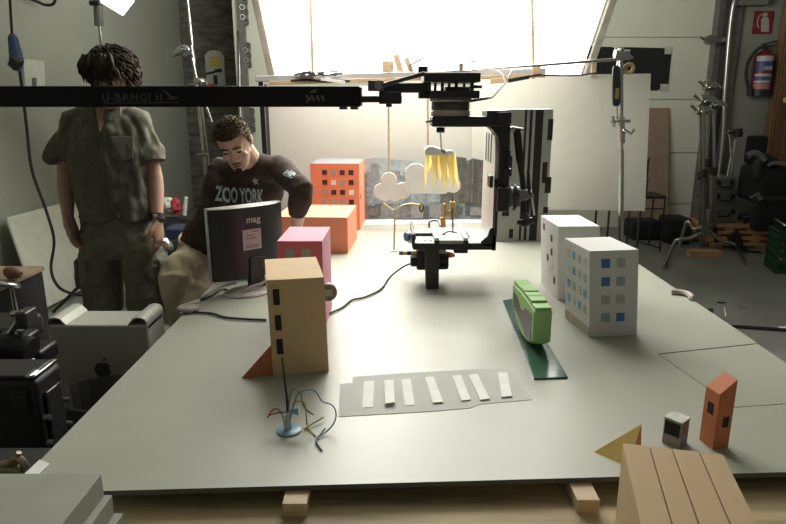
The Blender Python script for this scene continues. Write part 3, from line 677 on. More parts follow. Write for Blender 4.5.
t = thing('clip_stand', 'thin rod with yellow wooden clips standing on the rig plate', 'clip stand', P(453, 236, 2.78))
part(t, 'rod', MB().tube([P(452.5, 194, 2.78), P(453, 239, 2.74)], .004, 8), DULLST, world=True)
M_YW = mat('yellow_wood', (.70, .50, .14), .6)
for x0, y0, x1, y1 in ((450, 202, 455.5, 213), (449, 211, 455, 218)): part(t, 'clip', MB().boxpx(x0, y0, x1, y1, 2.765, 2.80), M_YW, .002, world=True)
t = thing('yellow_peg', 'yellow-orange wooden peg hanging left of the clip rod above the rig plate', 'peg', P(443, 232, 2.8))
part(t, 'upper_peg', MB().boxpx(443, 204, 446.5, 217, 2.79, 2.82), mat('orange_wood', (.70, .40, .10), .6), .002, world=True)
part(t, 'lower_peg', MB().prism([P(440.5, 218, 2.79), P(445.5, 217, 2.79), P(446, 227, 2.79), P(441, 228, 2.79)], (0, .02, 0)), bpy.data.materials['orange_wood'], .001, 0, world=True)
part(t, 'link_wire', MB().tube([P(445, 216, 2.8), P(449, 213, 2.78)], .003, 6), DULLST, world=True)
part(t, 'lower_rod', MB().tube([P(443.5, 226, 2.8), P(443, 243, 2.70)], .003, 6), DULLST, world=True)
def cloud(lab, circ, c0, Y, stick, flat=None, th=.02):
    o = thing('cloud_cutout', lab, 'cloud cutout', P(c0[0], c0[1], Y), group='cloud cutouts')
    pts = []
    for k in range(120):                       # outline of the overlapping round lobes
        a = 2 * PI * k / 120; dx, dy = math.cos(a), math.sin(a); far = 1.0
        for cx, cy, r in circ:
            ox_, oy_ = c0[0] - cx, c0[1] - cy; B = ox_ * dx + oy_ * dy; D = B * B - (ox_ * ox_ + oy_ * oy_ - r * r)
            if D >= 0: far = max(far, -B + math.sqrt(D))
        y = c0[1] + far * dy
        pts.append(P(c0[0] + far * dx, min(y, flat) if flat else y, Y))
    part(o, 'cloud_panel', MB().prism(pts, (0, th, 0)), mat('white_cloud_card', (.66, .65, .62), .7), .002, 30, world=True)
    part(o, 'stick', MB().bar(P(stick[0], stick[1], Y + .03), P(stick[0] + stick[3], stick[2], Y + .03), .012, .016), WOOD, .001, world=True)
cloud('small grey-white cloud cutout at the left, behind the wire hook', [(388.8, 181, 8.4), (381.3, 191.5, 7.8), (402.5, 191, 8.2), (385, 195, 6.2), (395, 195.5, 6.3), (391, 190, 8)], (391, 190), 3.935, (388, 28, 190, 1.0))
cloud('large grey-white cloud cutout behind the yellow paper rays', [(416, 175, 11.5), (409.5, 186.5, 6.5), (412, 188, 8), (432, 178, 12), (446, 180, 11), (452.5, 185, 8.2), (430, 187, 10), (420, 186, 10), (440, 187, 9)], (430, 184), 3.91, (427.5, 66, 185, .6), flat=193.8)
a = F(394, 251, TZ)
t = thing('hook_stand', 'thin wire stand with a curved arm under the small cloud', 'wire stand', (a.x, a.y, TZ))
part(t, 'foot', MB().lathe([(.022, 0), (.022, .004), (.01, .007)], n=20), DULLST)
part(t, 'rod', MB().tube([(0, 0, .004), P(395, 209, a.y) - a], .0045, 8), mat('brass_rod', (.42, .36, .22), .35, .7))
part(t, 'curved_arm', MB().tube(smooth_pts([P(383, 203, a.y) - a, P(390, 208, a.y) - a, P(395, 210, a.y) - a, P(402, 205.5, a.y) - a, P(411, 203.5, a.y) - a, P(420, 205, a.y) - a]), .004, 8), bpy.data.materials['brass_rod'])
kn = part(t, 'knob', MB().ell(P(421.5, 207.5, a.y) - a, (.013, .013, .026)), BLACKPL)
part(kn, 'brass_band', MB().cbox(P(421.5, 207, a.y - .013) - a, (.010, .004, .03)), M_YW)
# ================================================================== backdrop, panel light, crossbar, stands
YB = 4.40
M_BD = mat('cream_backdrop_board', (.565, .55, .50), .7, 0, .02)
a = P(274, 220, YB); e = P(545, 81, YB)
t = thing('backdrop_board', 'cream backdrop board behind the far end of the table', 'board', (0, YB, 0))
part(t, 'sheet', MB().box((a.x, YB, .62), (e.x, YB + .02, 1.575)), M_BD, world=True)
part(t, 'dark_post', MB().box((a.x - .035, YB - .01, 0.0), (a.x, YB + .03, 1.585)), mat('dark_wood_post', (.06, .05, .045), .7), .002, world=True)
part(t, 'post', MB().box((e.x - .06, YB + .02, 0.0), (e.x - .02, YB + .06, 1.55)), WOOD, .002, world=True)
# city print on the table
Yp = 4.18
def Q(px, py): return P(px, py, Yp)
sk = [(362, 219), (362, 160), (372, 158.5), (384, 158), (395, 159.5), (408, 160.5), (420, 161), (432, 162), (441, 163), (447, 159), (456, 156.5), (463, 157), (466, 161), (473, 158), (481, 160), (488, 160.5), (488, 219)]
t = thing('city_print', 'cut-out photo print of city buildings at the back of the table', 'print', (Q(425, 219).x, Yp, TZ))
q = [V((p.x, Yp, max(p.z, TZ))) for p in (Q(*s) for s in sk)]
part(t, 'print_board', MB().prism(q, (0, .008, 0)), mat('print_grey_blue', (.20, .225, .24), .5, 0, .35, 10), 0, 0, world=True)
rr = random.Random(3)
def skyz(x):
    for (x0, y0), (x1, y1) in zip(sk[1:-1], sk[2:-1]):
        if x0 <= x <= x1 and x1 > x0: return y0 + (y1 - y0) * (x - x0) / (x1 - x0)
    return 160
tones = dict(blue=[(.27, .35, .40), (.35, .42, .46), (.24, .33, .39), (.36, .40, .42), (.19, .25, .29), (.28, .30, .30)], dark=[(.10, .09, .085), (.12, .108, .10), (.145, .13, .12), (.085, .08, .075), (.16, .145, .13), (.11, .105, .10)], low=[(.10, .11, .12), (.15, .155, .155), (.22, .225, .22), (.07, .08, .09), (.19, .205, .21)], win=[(.28, .31, .33), (.20, .23, .25), (.36, .37, .36)])
mats_p = []; idx = {}
for k, L in tones.items():
    for i, c in enumerate(L): idx[(k, i)] = len(mats_p); mats_p.append(mat('print_tone_%s' % k, c, .5, 0, .25, 40))
b = MB(); layer = 0
NP = [0]
def patch(x0, y0, x1, y1, k, off):
    NP[0] += 1; off = .0006 + NP[0] * .00004
    i = rr.randrange(len(tones[k])); b.slot(idx[(k, i)])
    a = P(x0, y1, Yp); e = P(x1, y0, Yp); b.box((a.x, Yp - off, max(a.z, TZ + .001)), (e.x, Yp - off + .0004, max(e.z, TZ + .002)))
tones['sky'] = [(.42, .53, .60), (.46, .56, .62)]
for i, c in enumerate(tones['sky']): idx[('sky', i)] = len(mats_p); mats_p.append(mat('print_tone_sky', c, .5, 0, .2, 30))
for x in range(363, 442, 6): patch(x, skyz(x + 3) + .3, min(x + 6.3, 444), 190, 'sky', .0005)
for x in range(363, 440, 4):
    patch(x, 166 + 5 * math.sin(x * .35) + rr.random() * 10, x + 4 + rr.random() * 4, 206, 'blue', .001)
for x in range(364, 440, 3):
    for y in range(180, 204, 4):
        if rr.random() < .35: patch(x, y, x + 1.2 + rr.random(), y + 1 + rr.random() * 1.2, 'win', .002)
for x in range(440, 487, 4):
    patch(x, skyz(min(x + 2, 486)) + .5 + rr.random() * 3, min(x + 4 + rr.random() * 4, 488), 212, 'dark', .001)
for x in range(441, 486, 3):
    for y in range(164, 206, 5):
        if rr.random() < .5: patch(x, y, x + 1.0 + rr.random(), y + 2.5 + rr.random() * 2, 'dark', .002)
for x in range(363, 487, 6):
    patch(x, 202 + rr.random() * 4, min(x + 6 + rr.random() * 6, 488), 216 + rr.random() * 2, 'low', .0024)
for x in (366, 382, 399, 448, 470): patch(x, 207, x + 11 + rr.random() * 5, 215, 'low', .003)
part(t, 'printed_buildings', b, mats_p, 0, 0, world=True)
part(t, 'prop_foot', MB().box((Q(425, 219).x - .2, Yp + .008, TZ), (Q(425, 219).x + .2, Yp + .06, TZ + .02)), WOOD, world=True)
# white strip sheet lying across the far end
b = MB().prism([F(300, 226, TZ + .001), F(498, 222.5, TZ + .001), F(498, 217.5, TZ + .001), F(365, 218, TZ + .001)], (0, 0, .0012))
solo('white_sheet', b, WHITE, 'white paper strip lying in front of the city print', 'paper', 0, 0)
# right white board
Yw = 4.38
a = P(470, 209, Yw); e = P(650, 74, Yw)
t = thing('white_board', 'large white board standing right of the table behind the chrome stand', 'board', (a.x + .6, Yw, 0))
part(t, 'sheet', MB().prism([P(472, 209, Yw), P(645, 211, Yw), P(651, 73.5, Yw), P(472, 76, Yw)], (0, .012, 0)), mat('white_board_paint', (.66, .65, .58), .6, 0, .02), .001, world=True)
for px in (596, 609, 640):
    x = P(px, 225, Yw).x; part(t, 'leg', MB().box((x - .006, Yw + .013, 0), (x + .006, Yw + .026, 1.2)), BLACK, world=True)
# ---- crossbar with clutter
Yc2 = 4.0
def C(px, py, dy=0): return P(px, py, Yc2 + dy)
t = thing('crossbar', 'grey aluminium crossbar with a pine slat above the backdrop', 'crossbar', C(410, 75))
part(t, 'metal_tube', MB().bar(C(256, 79), C(545, 71), .05, .034), mat('light_grey_alu', (.55, .56, .56), .4, .3), .004, world=True)
part(t, 'pine_slat', MB().bar(C(270, 83, -.01), C(545, 75.5, -.01), .04, .022), WOOD, .002, world=True)
part(t, 'support_pole', MB().bar(C(261, 79, .05), V((C(261, 79).x, Yc2 + .05, 0)), .03, .03), BLACK, .002, world=True)
t = thing('wood_stick', 'tall pine stick rising from the crossbar, left of the rig', 'stick', C(313, 82, -.04), group='upright pine sticks')
part(t, 'stick', MB().bar(C(313, 84, -.025), C(309.5, -40, -.025), .018, .018), WOOD, .001, world=True)
t = thing('wood_stick', 'tall pine stick rising from the crossbar, right of the rig', 'stick', C(533.5, 76, -.04), group='upright pine sticks')
part(t, 'stick', MB().bar(C(533.7, 79, -.025), C(531, -40, -.025), .018, .020), WOOD, .001, world=True)
blocks = [((382, 73), (394, 61), 0, 'square pine block on the crossbar at the foot of a stick'), ((398, 70), (404, 54.5), 12, 'leaning pine offcut on the crossbar, left of the pair'), ((409, 69.5), (414, 58), 12, 'leaning pine offcut on the crossbar, right of the pair'), ((459, 69), (463.5, 63.5), 0, 'tiny pine block under the thin dark plate on the crossbar')]
for (x0, y0), (x1, y1), lean, lab in blocks:
    base = C((x0 + x1) / 2, y0 + 3, -.005); top = C((x0 + x1) / 2 - lean * .45, y1, -.005)
    wpx = (x1 - x0) * Yc2 / FPX
    solo('wood_offcut', MB().bar(base, top, wpx, .03, (0, 1, 0)) if lean else MB().boxpx(x0, y1, x1, y0 + 3, Yc2 - .02, Yc2 + .02), WOOD, lab, 'wood offcut', .001, group='pine offcuts on the crossbar')
b = MB().boxpx(535, 66, 541, 76, Yc2 - .03, Yc2 + .02); solo('wood_offcut', b, WOOD, 'pine block at the right end of the crossbar', 'wood offcut', .001, group='pine offcuts on the crossbar')
b = MB().boxpx(591, 62.5, 597, 76, 4.365, 4.38); solo('wood_offcut', b, WOOD, 'small pine piece clipped to the top of the white board', 'wood offcut', .001, group='pine offcuts on the crossbar')
# dark plates and clamps along the bar
b = MB().bar(C(443, 62, -.02), C(477, 61.5, -.02), .07, .006); b.bar(C(443, 61.5, -.02), C(450, 57, -.02), .05, .006)
solo('dark_plate', b, GREYPL, 'thin dark plate lying on a small block above the rig', 'plate', .001)
b = MB()
for k in range(7):
    x = 296 + k * 6.3; b.bar(C(x, 72 + rr.random() * 4, -.03 - .01 * (k % 2)), C(x + 9, 71.5 + rr.random() * 4, -.05), .014, .012, (0, 0, 1))
b.bar(C(294, 74.5, -.05), C(340, 71, -.05), .006, .010); b.bar(C(300, 76, -.04), C(312, 77, -.04), .03, .02)
solo('spring_clamp', b, DULLST, 'cluster of dark spring clamps on the left end of the crossbar', 'clamp')
b = MB().bar(C(321, 79, -.04), C(345, 82.5, -.04), .03, .018); solo('white_lath', b, WHITE, 'short white slat at the left end of the crossbar', 'slat', .001)
b = MB().tube(smooth_pts([C(291, 81, -.025), C(305, 80, -.03), C(325, 81, -.03), C(345, 81.5, -.025)]), .008, 6); b.tube(smooth_pts([C(312, 80.5, -.028), C(330, 81, -.03), C(350, 81, -.025)]), .01, 6)
solo('loose_clip', b, BLACKPL, 'dark clips on the slat just above the black beam', 'clip')
b = MB().bar(C(418, 68.5, -.05), C(427, 67.5, -.05), .05, .02); b.bar(C(409, 66, -.03), C(422, 59, -.03), .012, .012)
solo('grip_clamp', b, GREYPL, 'grey grip clamp on the crossbar right above the rig carriage', 'clamp', .002)
b = MB().bar(C(490, 81.5, -.08), C(510, 80, -.08), .04, .03); solo('wood_strip', b, WOOD, 'short pale slat under the crossbar, right of the rig', 'slat', .001)
b = MB().bar(C(508, 81, -.1), C(529, 77, -.1), .016, .022); b.bar(C(526, 77, -.1), C(541, 74.5, -.1), .008, .012); solo('black_clip', b, BLACK, 'black clip handle under the crossbar beside the right pine stick', 'clip', .001)
b = MB().tube(smooth_pts([C(498, 71, -.04), C(503, 75, -.08), C(507, 81, -.09), C(509, 76, -.08), C(512, 71, -.05)]), .005, 6); solo('loose_wire', b, DULLST, 'loose wire loop dangling from the right half of the crossbar', 'wire')
b = MB().tube(smooth_pts([C(541, 75, -.08), C(575, 75.5, .1), C(600, 72.5, .3)]), .005, 6); solo('black_cable', b, BLACKRB, 'thin dark cord running along the top of the white board', 'cord')
# chrome stand right of the table with boom
Ys = 4.0
t = thing('chrome_stand', 'chrome studio stand with a boom arm, in front of the white board', 'stand', (P(621, 240, Ys).x + .03, Ys, 0))
top = P(621.2, 50, Ys); low = P(620.6, 240, Ys); dirn = (low - top); foot = top + dirn * (top.z / -dirn.z)
mid = P(621, 150, Ys)
part(t, 'column', MB().tube([mid, foot], .018, 16), CHROME, world=True)
part(t, 'riser', MB().tube([P(621, 58, Ys), mid], .0135, 14), CHROME, world=True)
b = MB().cyl(P(614.5, 54, Ys - .02), P(629, 54, Ys - .02), .027, 20); b.cyl(P(621, 48, Ys - .03), P(621, 60, Ys - .01), .02, 14); b.bar(P(622, 50, Ys - .03), P(633, 58, Ys - .03), .012, .012)
part(t, 'grip_head', b, CHROME, .002, world=True)
part(t, 'boom_arm', MB().tube([P(630, 58, Ys - .03), P(612, 59.5, Ys - .045), P(471, 70.5, Ys - .075)], .009, 10), CHROME, world=True)
b = MB().cyl(P(611, 121, Ys - .02), P(630, 121, Ys - .02), .011, 12); b.tube([P(612.5, 116, Ys - .02), P(613.5, 127, Ys - .02)], .012, 8); b.cyl(P(621, 117, Ys), P(621, 131, Ys), .023, 16)
part(t, 'lock_knob', b, CHROME, world=True)
b = MB().tube([P(624, 130, Ys - .02), P(631, 134, Ys - .03), P(634, 129, Ys - .03)], .010, 8); b.cyl(P(621, 131, Ys), P(621, 143, Ys), .024, 16)
part(t, 'lower_lock_knob', b, CHROME, world=True)
for k in range(3):
    an = rad(80 + 120 * k); part(t, 'leg', MB().tube([foot + V((0, 0, .3)), foot + V((.12 * math.cos(an), .12 * math.sin(an), .28)), foot + V((.36 * math.cos(an), .36 * math.sin(an), .012))], .012, 10), CHROME, world=True)
b = MB(); pl = []
for k in range(16):
    an = 2 * PI * k / 16; cxp, cyp = 616.7, 86; sx, sy = math.cos(an), math.sin(an)
    pl.append(P(cxp + 3.9 * (abs(sx) ** .5) * (1 if sx >= 0 else -1), cyp + 20.5 * (abs(sy) ** .35) * (1 if sy >= 0 else -1), Ys - .045))
b.prism(pl, (0, .02, 0))
t = thing('black_paddle', 'black flat paddle with a yellow patch hanging on the chrome stand', 'paddle', P(616.7, 107, Ys - .04))
part(t, 'blade', b, BLACKPL, .002, 30, world=True)
part(t, 'yellow_patch', MB().boxpx(615, 88, 619.5, 99, Ys - .048, Ys - .044), mat('dull_yellow_patch', (.20, .17, .05), .6), world=True)
part(t, 'strap', MB().tube([P(617, 107, Ys - .035), P(617.5, 121, Ys - .035)], .005, 6), DULLST, world=True)
part(t, 'hanger', MB().tube([P(617, 67, Ys - .035), P(618.5, 55, Ys - .03)], .005, 6), DULLST, world=True)
b = MB().torus(P(629, 68.5, Ys + .0), .024, .012, (.25, 1, 0), 20, 8); solo('tape_roll', b, mat('masking_tape', (.45, .35, .16), .6), 'small roll of tan tape hanging beside the top of the chrome stand', 'tape roll')
# ---- the overhead light panel
p0 = P(274, 84, 4.5); p1 = P(583, 70, 4.5); zl = 1.615
x0, x1 = -.825, 1.32
S = lambda u, v: V((x0 + (x1 - x0) * u, 4.5 - 1.32 * v, zl + 1.32 * v))
nrm = V((0, -1, -1)).normalized()
t = thing('light_panel', 'huge glowing white diffusion panel leaning over the far end of the table', 'light panel', (.25, 4.5, zl))
M_GLOW = mat('glowing_diffusion_cloth', (.9, .89, .86), .9, emit=((1.0, .98, .905), 12.0))
_nt = M_GLOW.node_tree; _tc = _nt.nodes.new('ShaderNodeTexCoord'); _mp = _nt.nodes.new('ShaderNodeMapping'); _gr = _nt.nodes.new('ShaderNodeTexGradient'); _gr.gradient_type = 'SPHERICAL'
_k = .72; _mp.inputs['Scale'].default_value = (_k, _k * .7, _k * .7); _mp.inputs['Location'].default_value = (.38 * _k, .55 * _k * .7, -.55 * _k * .7)      # the lamps behind the cloth sit left of its middle
_ma = _nt.nodes.new('ShaderNodeMath'); _ma.operation = 'MULTIPLY_ADD'; _ma.inputs[1].default_value = 13.2; _ma.inputs[2].default_value = 4.5
_nt.links.new(_tc.outputs['Object'], _mp.inputs['Vector']); _nt.links.new(_mp.outputs['Vector'], _gr.inputs['Vector']); _nt.links.new(_gr.outputs['Fac'], _ma.inputs[0]); _nt.links.new(_ma.outputs[0], _nt.nodes['Principled BSDF'].inputs['Emission Strength'])
M_SHEER = mat('sheer_white_cloth', (.85, .84, .80), .9)
_nt = M_SHEER.node_tree; _tr = _nt.nodes.new('ShaderNodeBsdfTranslucent'); _tr.inputs['Color'].default_value = (.85, .84, .8, 1)
_tp = _nt.nodes.new('ShaderNodeBsdfTransparent'); _m1 = _nt.nodes.new('ShaderNodeMixShader'); _m2 = _nt.nodes.new('ShaderNodeMixShader'); _m1.inputs[0].default_value = .5; _m2.inputs[0].default_value = .55
_nt.links.new(_nt.nodes['Principled BSDF'].outputs[0], _m1.inputs[1]); _nt.links.new(_tr.outputs[0], _m1.inputs[2]); _nt.links.new(_m1.outputs[0], _m2.inputs[1]); _nt.links.new(_tp.outputs[0], _m2.inputs[2]); _nt.links.new(_m2.outputs[0], _nt.nodes['Material Output'].inputs['Surface'])
N = 14; b = MB(); vs = []
for i in range(N + 1):
    for j in range(N + 1):
        u, v = i / N, j / N; q = S(.02 + .96 * u, .01 + .98 * v) + nrm * (.02 * math.sin(u * PI) * math.sin(v * PI)); vs.append(q)
b.add(vs, [(i * (N + 1) + j, (i + 1) * (N + 1) + j, (i + 1) * (N + 1) + j + 1, i * (N + 1) + j + 1) for i in range(N) for j in range(N)])
part(t, 'diffusion_cloth', b, M_GLOW, 0, 60, world=True)
M_FR = mat('pale_frame_wood', (.60, .57, .51), .6, 0, .15)
for a, e in ((S(0, 0), S(0, 1)), (S(1, 0), S(1, 1)), (S(0, 1), S(1, 1))): part(t, 'frame_rail', MB().bar(a, e, .045, .03), M_FR, .002, world=True)
part(t, 'frame_rail', MB().bar(S(0, 0), S(1, 0), .03, .03), M_FR, .002, world=True)
b = MB(); vs = []
for i in range(13):                       # loose cloth edge at the left
    v = i / 12; vs += [S(.012, v) + nrm * .03, S(.03 + .025 * math.exp(-((v - .15) / .12) ** 2), v) + nrm * (.04 + .015 * math.sin(v * 9))]
b.add(vs, [(2 * i, 2 * i + 1, 2 * i + 3, 2 * i + 2) for i in range(12)])
part(t, 'loose_cloth_edge', b, M_SHEER, 0, 60, world=True)
for u in (.08, .92): part(t, 'suspension_line', MB().tube([S(u, 1), V((S(u, 1).x, S(u, 1).y + .3, 3.6))], .004, 6), BLACK, world=True)
for u in (.0, 1.0): part(t, 'suspension_line', MB().tube([S(u, 0), V((S(u, 0).x, 4.6, 3.6))], .003, 6), M_FR, world=True)
# ================================================================== monitor
rz = math.atan2(.23, .26)
t = thing('monitor', 'black flat monitor with a silver rim, its back turned to the camera', 'monitor', (-.614, 2.58, TZ), rz)
w, z0, z1 = .335, .062, .362
b = MB(); pl = []
for k in range(17):
    x = -w / 2 + w * k / 16; pl.append((x, -.012 - .042 * (1 - (2 * x / w) ** 2) ** .8, z0))
b.prism(pl + [(w / 2, 0, z0), (-w / 2, 0, z0)], (0, 0, z1 - z0 - .004))
part(t, 'back_shell', b, mat('black_monitor_plastic', (.014, .014, .0135), .4), .003, 30)
SILV = mat('silver_plastic', (.66, .66, .63), .32, .6)
b = MB().box((-w / 2 - .002, 0, z0 - .002), (w / 2 + .002, .022, z1)); pl2 = [(x, y - .0, z1 - .004) for x, y, _ in pl]
b.prism(pl2 + [(w / 2, 0, z1 - .004), (-w / 2, 0, z1 - .004)], (0, 0, .004))
bez = part(t, 'silver_bezel', b, SILV, .002, 30)
child_of(bez, 'screen', MB().box((-w / 2 + .015, .0215, z0 + .02), (w / 2 - .015, .0235, z1 - .018)), mat('dark_screen', (.03, .04, .05), .15))
yb = -.0525
b = MB().prism([(-.03, -.066, .012), (.045, -.066, .012), (.038, -.062, .15), (-.022, -.062, .15)], (0, .03, 0))
part(t, 'stand_neck', b, mat('dark_maroon_plastic', (.020, .012, .012), .35), .004)
b = MB().box((-.118, -.033, .075), (-.072, -.018, .118)); b.box((.072, -.040, .075), (.115, -.018, .118)); part(t, 'socket_recess', b, BLACKRB, .002)
M = Matrix.Translation((-.02, 0, 0)) @ Matrix.Diagonal((1.1, .80, 1, 1)); b = MB().lathe([(.098, 0), (.105, .003), (.103, .009), (.085, .014), (.05, .020), (.03, .024)], n=40, M=M @ Matrix.Translation((0, -.055, 0)))
part(t, 'stand_base', b, SILV)
b = MB().box((-.047, -.0565, .183), (.037, -.0545, .268)); lab = part(t, 'label_sticker', b, mat('pinkish_white_sticker', (.46, .40, .38), .6), 0, 0)
b = MB(); 
for (x0, x1, z) in ((.03, .062, .252), (.005, .04, .237), (.0, .05, .225), (.0, .012, .196), (.016, .024, .196), (.03, .04, .196), (.046, .056, .197), (.0, .06, .188)): b.box((x0 - .035, -.0570, z + .004), (x1 - .035, -.0560, z + .009))
child_of(lab, 'sticker_print', b, mat('sticker_print', (.18, .15, .15), .6), 0, 0)
Mw = Matrix.LocRotScale(t.location, t.rotation_euler, None)
letters('mag', .040, Mw @ Matrix.Translation((.004, -.0575, .308)) @ Matrix.Rotation(PI / 2, 4, 'X'), mat('pale_logo_print', (.55, .48, .46), .5), 'logo_lettering', t, bold=.0005, extrude=.0003, spacing=1.02)
part(t, 'signal_lead', MB().tube(smooth_pts([(.048, -.070, .120), (.05, -.08, .08), (.02, -.09, .045), (-.04, -.085, .035), (-.08, -.075, .018), (-.12, -.06, .008)]), .005, 8), mat('beige_cable', (.35, .32, .27), .5))
# cables on the table left edge
h = TZ + .006
for nm, lab, pts, m, r in (('monitor_cable', 'dark cable from the monitor foot along the left table edge', [(236, 282), (222, 286), (206, 295), (193, 304), (186, 311), (180, 314)], GREYPL, .005),
                     ('power_cable', 'thin black cable curving across the table to the tan building', [(185, 309), (195, 312), (212, 313.5), (226, 317.5), (245, 319), (266, 320)], BLACKRB, .0045),
                     ('monitor_lead', 'black lead close to the monitor base, lower of the two', [(232, 291), (222, 289.5), (209, 297), (196, 302), (188, 309.5)], BLACKRB, .004)):
    solo(nm, MB().tube(smooth_pts([F(x, y, h) for x, y in pts]), r, 8), m, lab, 'cable')
q = F(181, 313, TZ)
b = MB().tube(smooth_pts([q + V((.04, .10, .014)), q + V((.01, .05, .014)), q + V((-.01, .01, .012)), q + V((.03, -.01, .012)), q + V((.06, .02, .012))]), [.010] * 25, 8)
b.cbox(q + V((.02, .03, .01)), (.07, .05, .016))
solo('cable_bundle', b, bpy.data.materials['beige_cable'], 'small beige bundle of plugs at the left table edge near the khaki knee', 'cable bundle', .002)
# ================================================================== computer tower (left of the table)
M_TW = mat('anodised_grey_aluminium', (.52, .515, .45), .45, .2, .04, 30)
X0, X1, Y0, Y1 = -1.40, -.995, 2.40, 2.585; zt = .60; zb = .09
t = thing('computer_tower', 'grey aluminium computer tower with end handles, below the standing man', 'computer', ((X0 + X1) / 2, (Y0 + Y1) / 2, zb))
part(t, 'case', MB().box((X0, Y0, zb), (X1, Y1, zt)), M_TW, .008, world=True)
for xa, xb, out in ((X0, X0 + .075, -1), (X1 - .075, X1, 1)):
    b = MB()
    xo = xa if out < 0 else xb; xi = xb if out < 0 else xa
    # sheet arches over the case end: outer riser, flat top, sloping inner foot
    n = 8; prof = [(xo, zt - .02)] + [(xo - out * (.03 - .03 * math.cos(PI / 2 * k / n)), zt + .006 + .026 * math.sin(PI / 2 * k / n)) for k in range(n + 1)]
    prof += [(xi + out * .034, zt + .032), (xi + out * .018, zt + .026), (xi - out * .004, zt + .001)]
    q2 = []
    for i, (x, z) in enumerate(prof):
        xA, zA = prof[max(0, i - 1)]; xB, zB = prof[min(len(prof) - 1, i + 1)]; L = math.hypot(xB - xA, zB - zA)
        nx, nz = (zB - zA) / L, -(xB - xA) / L
        if nz > 0: nx, nz = -nx, -nz
        if i < 2: nx, nz = -out, 0
        q2.append((x + nx * .006, z + nz * .006))
    for i in range(len(prof) - 1):
        (xA, zA), (xB, zB) = prof[i], prof[i + 1]; (xC, zC), (xD, zD) = q2[i], q2[i + 1]
        b.prism([(xA, Y0, zA), (xB, Y0, zB), (xD, Y0, zD), (xC, Y0, zC)], (0, Y1 - Y0, 0))
    part(t, 'handle', b, M_TW, 0, 50, world=True)
# fruit emblem on the side
b = MB(); cx, cz = -1.195, .405; s = .034
pl = []
for k in range(40):
    a = 2 * PI * k / 40; r = s * (1 + .10 * math.cos(2 * a) * 0 - .14 * math.exp(-((a - PI / 2) / .35) ** 2) - .10 * math.exp(-((a - 3 * PI / 2) / .25) ** 2))
    x, z = r * math.cos(a), r * math.sin(a) * 1.04
    if (x - s * 1.32) ** 2 + (z - s * .12) ** 2 < (s * .5) ** 2:
        dx, dz = x - s * 1.32, z - s * .12; L = math.hypot(dx, dz); x, z = s * 1.32 + dx / L * s * .5, s * .12 + dz / L * s * .5
    pl.append((cx + x, Y0 - .0012, cz + z))
b.prism(pl, (0, .002, 0))
b.prism([(cx + .002, Y0 - .0012, cz + s * 1.05), (cx + .004, Y0 - .0012, cz + s * 1.35), (cx + .018, Y0 - .0012, cz + s * 1.6), (cx + .017, Y0 - .0012, cz + s * 1.3)], (0, .002, 0))
part(t, 'emblem', b, mat('dark_grey_emblem', (.10, .10, .095), .35, .3), 0, 0, world=True)
for x in (X0 + .06, X1 - .06): part(t, 'foot', MB().box((x - .04, Y0, zb - .015), (x + .04, Y1, zb)), M_TW, .003, world=True)
solo('tower_plinth', MB().box((X0 - .03, Y0 - .03, 0), (X1 + .02, Y1 + .03, zb - .015)), BLACKPL, 'low black plinth under the grey computer tower', 'plinth', .004)
# ribbed black basket in front of it
t = thing('ribbed_basket', 'black ribbed basket between the computer tower and the table edge', 'basket', (-1.06, 2.16, 0))
b = MB(); n = 56; vs = []
for zz, k in ((.0, .8), (.20, .9), (.42, 1.0), (.425, .97), (.20, .86), (.02, .76)):
    for j in range(n):
        a = 2 * PI * j / n; r = k * (1 + (.025 if j % 2 else 0))
        vs.append((.19 * r * math.cos(a), .15 * r * math.sin(a), zz))
b.add(vs, [(i * n + j, i * n + (j + 1) % n, (i + 1) * n + (j + 1) % n, (i + 1) * n + j) for i in range(5) for j in range(n)] + [tuple(range(n - 1, -1, -1)), tuple(range(5 * n, 6 * n))])
part(t, 'basket_wall', b, mat('black_ribbed_plastic', (.11, .11, .10), .4), 0, 25)
# ================================================================== black cabinet at the far left
t = thing('cabinet', 'low black cabinet with a pale wooden edge at the left border', 'cabinet', (-2.0, 2.9, 0))
ct = P(28, 274, 2.95); zc = ct.z
part(t, 'carcass', MB().box((-2.08, 2.62, 0), (ct.x - .015, 3.1, zc - .02)), mat('matte_black_laminate', (.008, .008, .008), .6), .002, world=True)
part(t, 'top_board', MB().box((-2.09, 2.60, zc - .02), (ct.x, 3.1, zc)), mat('dull_brown_wood', (.24, .18, .12), .6, 0, .3, 8), .002, world=True)
part(t, 'side_edge', MB().box((ct.x - .015, 2.60, 0), (ct.x + .005, 2.62, zc - .02)), bpy.data.materials['dull_brown_wood'], .001, world=True)
b = MB().tube(smooth_pts([P(6, 270, 2.85), P(10, 268, 2.85), P(15, 269, 2.85), P(20, 270.5, 2.85)]), [.02, .026, .03, .03, .032, .032, .03, .03, .03, .03, .028, .028, .026, .024, .022, .02, .02, .018, .016][:19], 12)
for v in b.v: v.z += zc + .03 - P(12, 269, 2.85).z
solo('tan_pouch', b, mat('tan_leather', (.28, .15, .09), .6), 'small tan pouch lying on top of the black cabinet', 'pouch')
# chrome rimmed stool / loop at the left border
c = P(2, 284, 2.3)
t = thing('chrome_loop', 'chrome steel loop handle rising at the left border in front of the black cabinet', 'handle', (c.x, 2.3, .0))
part(t, 'loop', MB().torus((0, 0, c.z), .055, .010, (.15, .35, 1), 28, 10), CHROME)
part(t, 'loop_post', MB().tube([(0, .055, c.z - .01), (0, .08, 0)], .009, 10), CHROME)
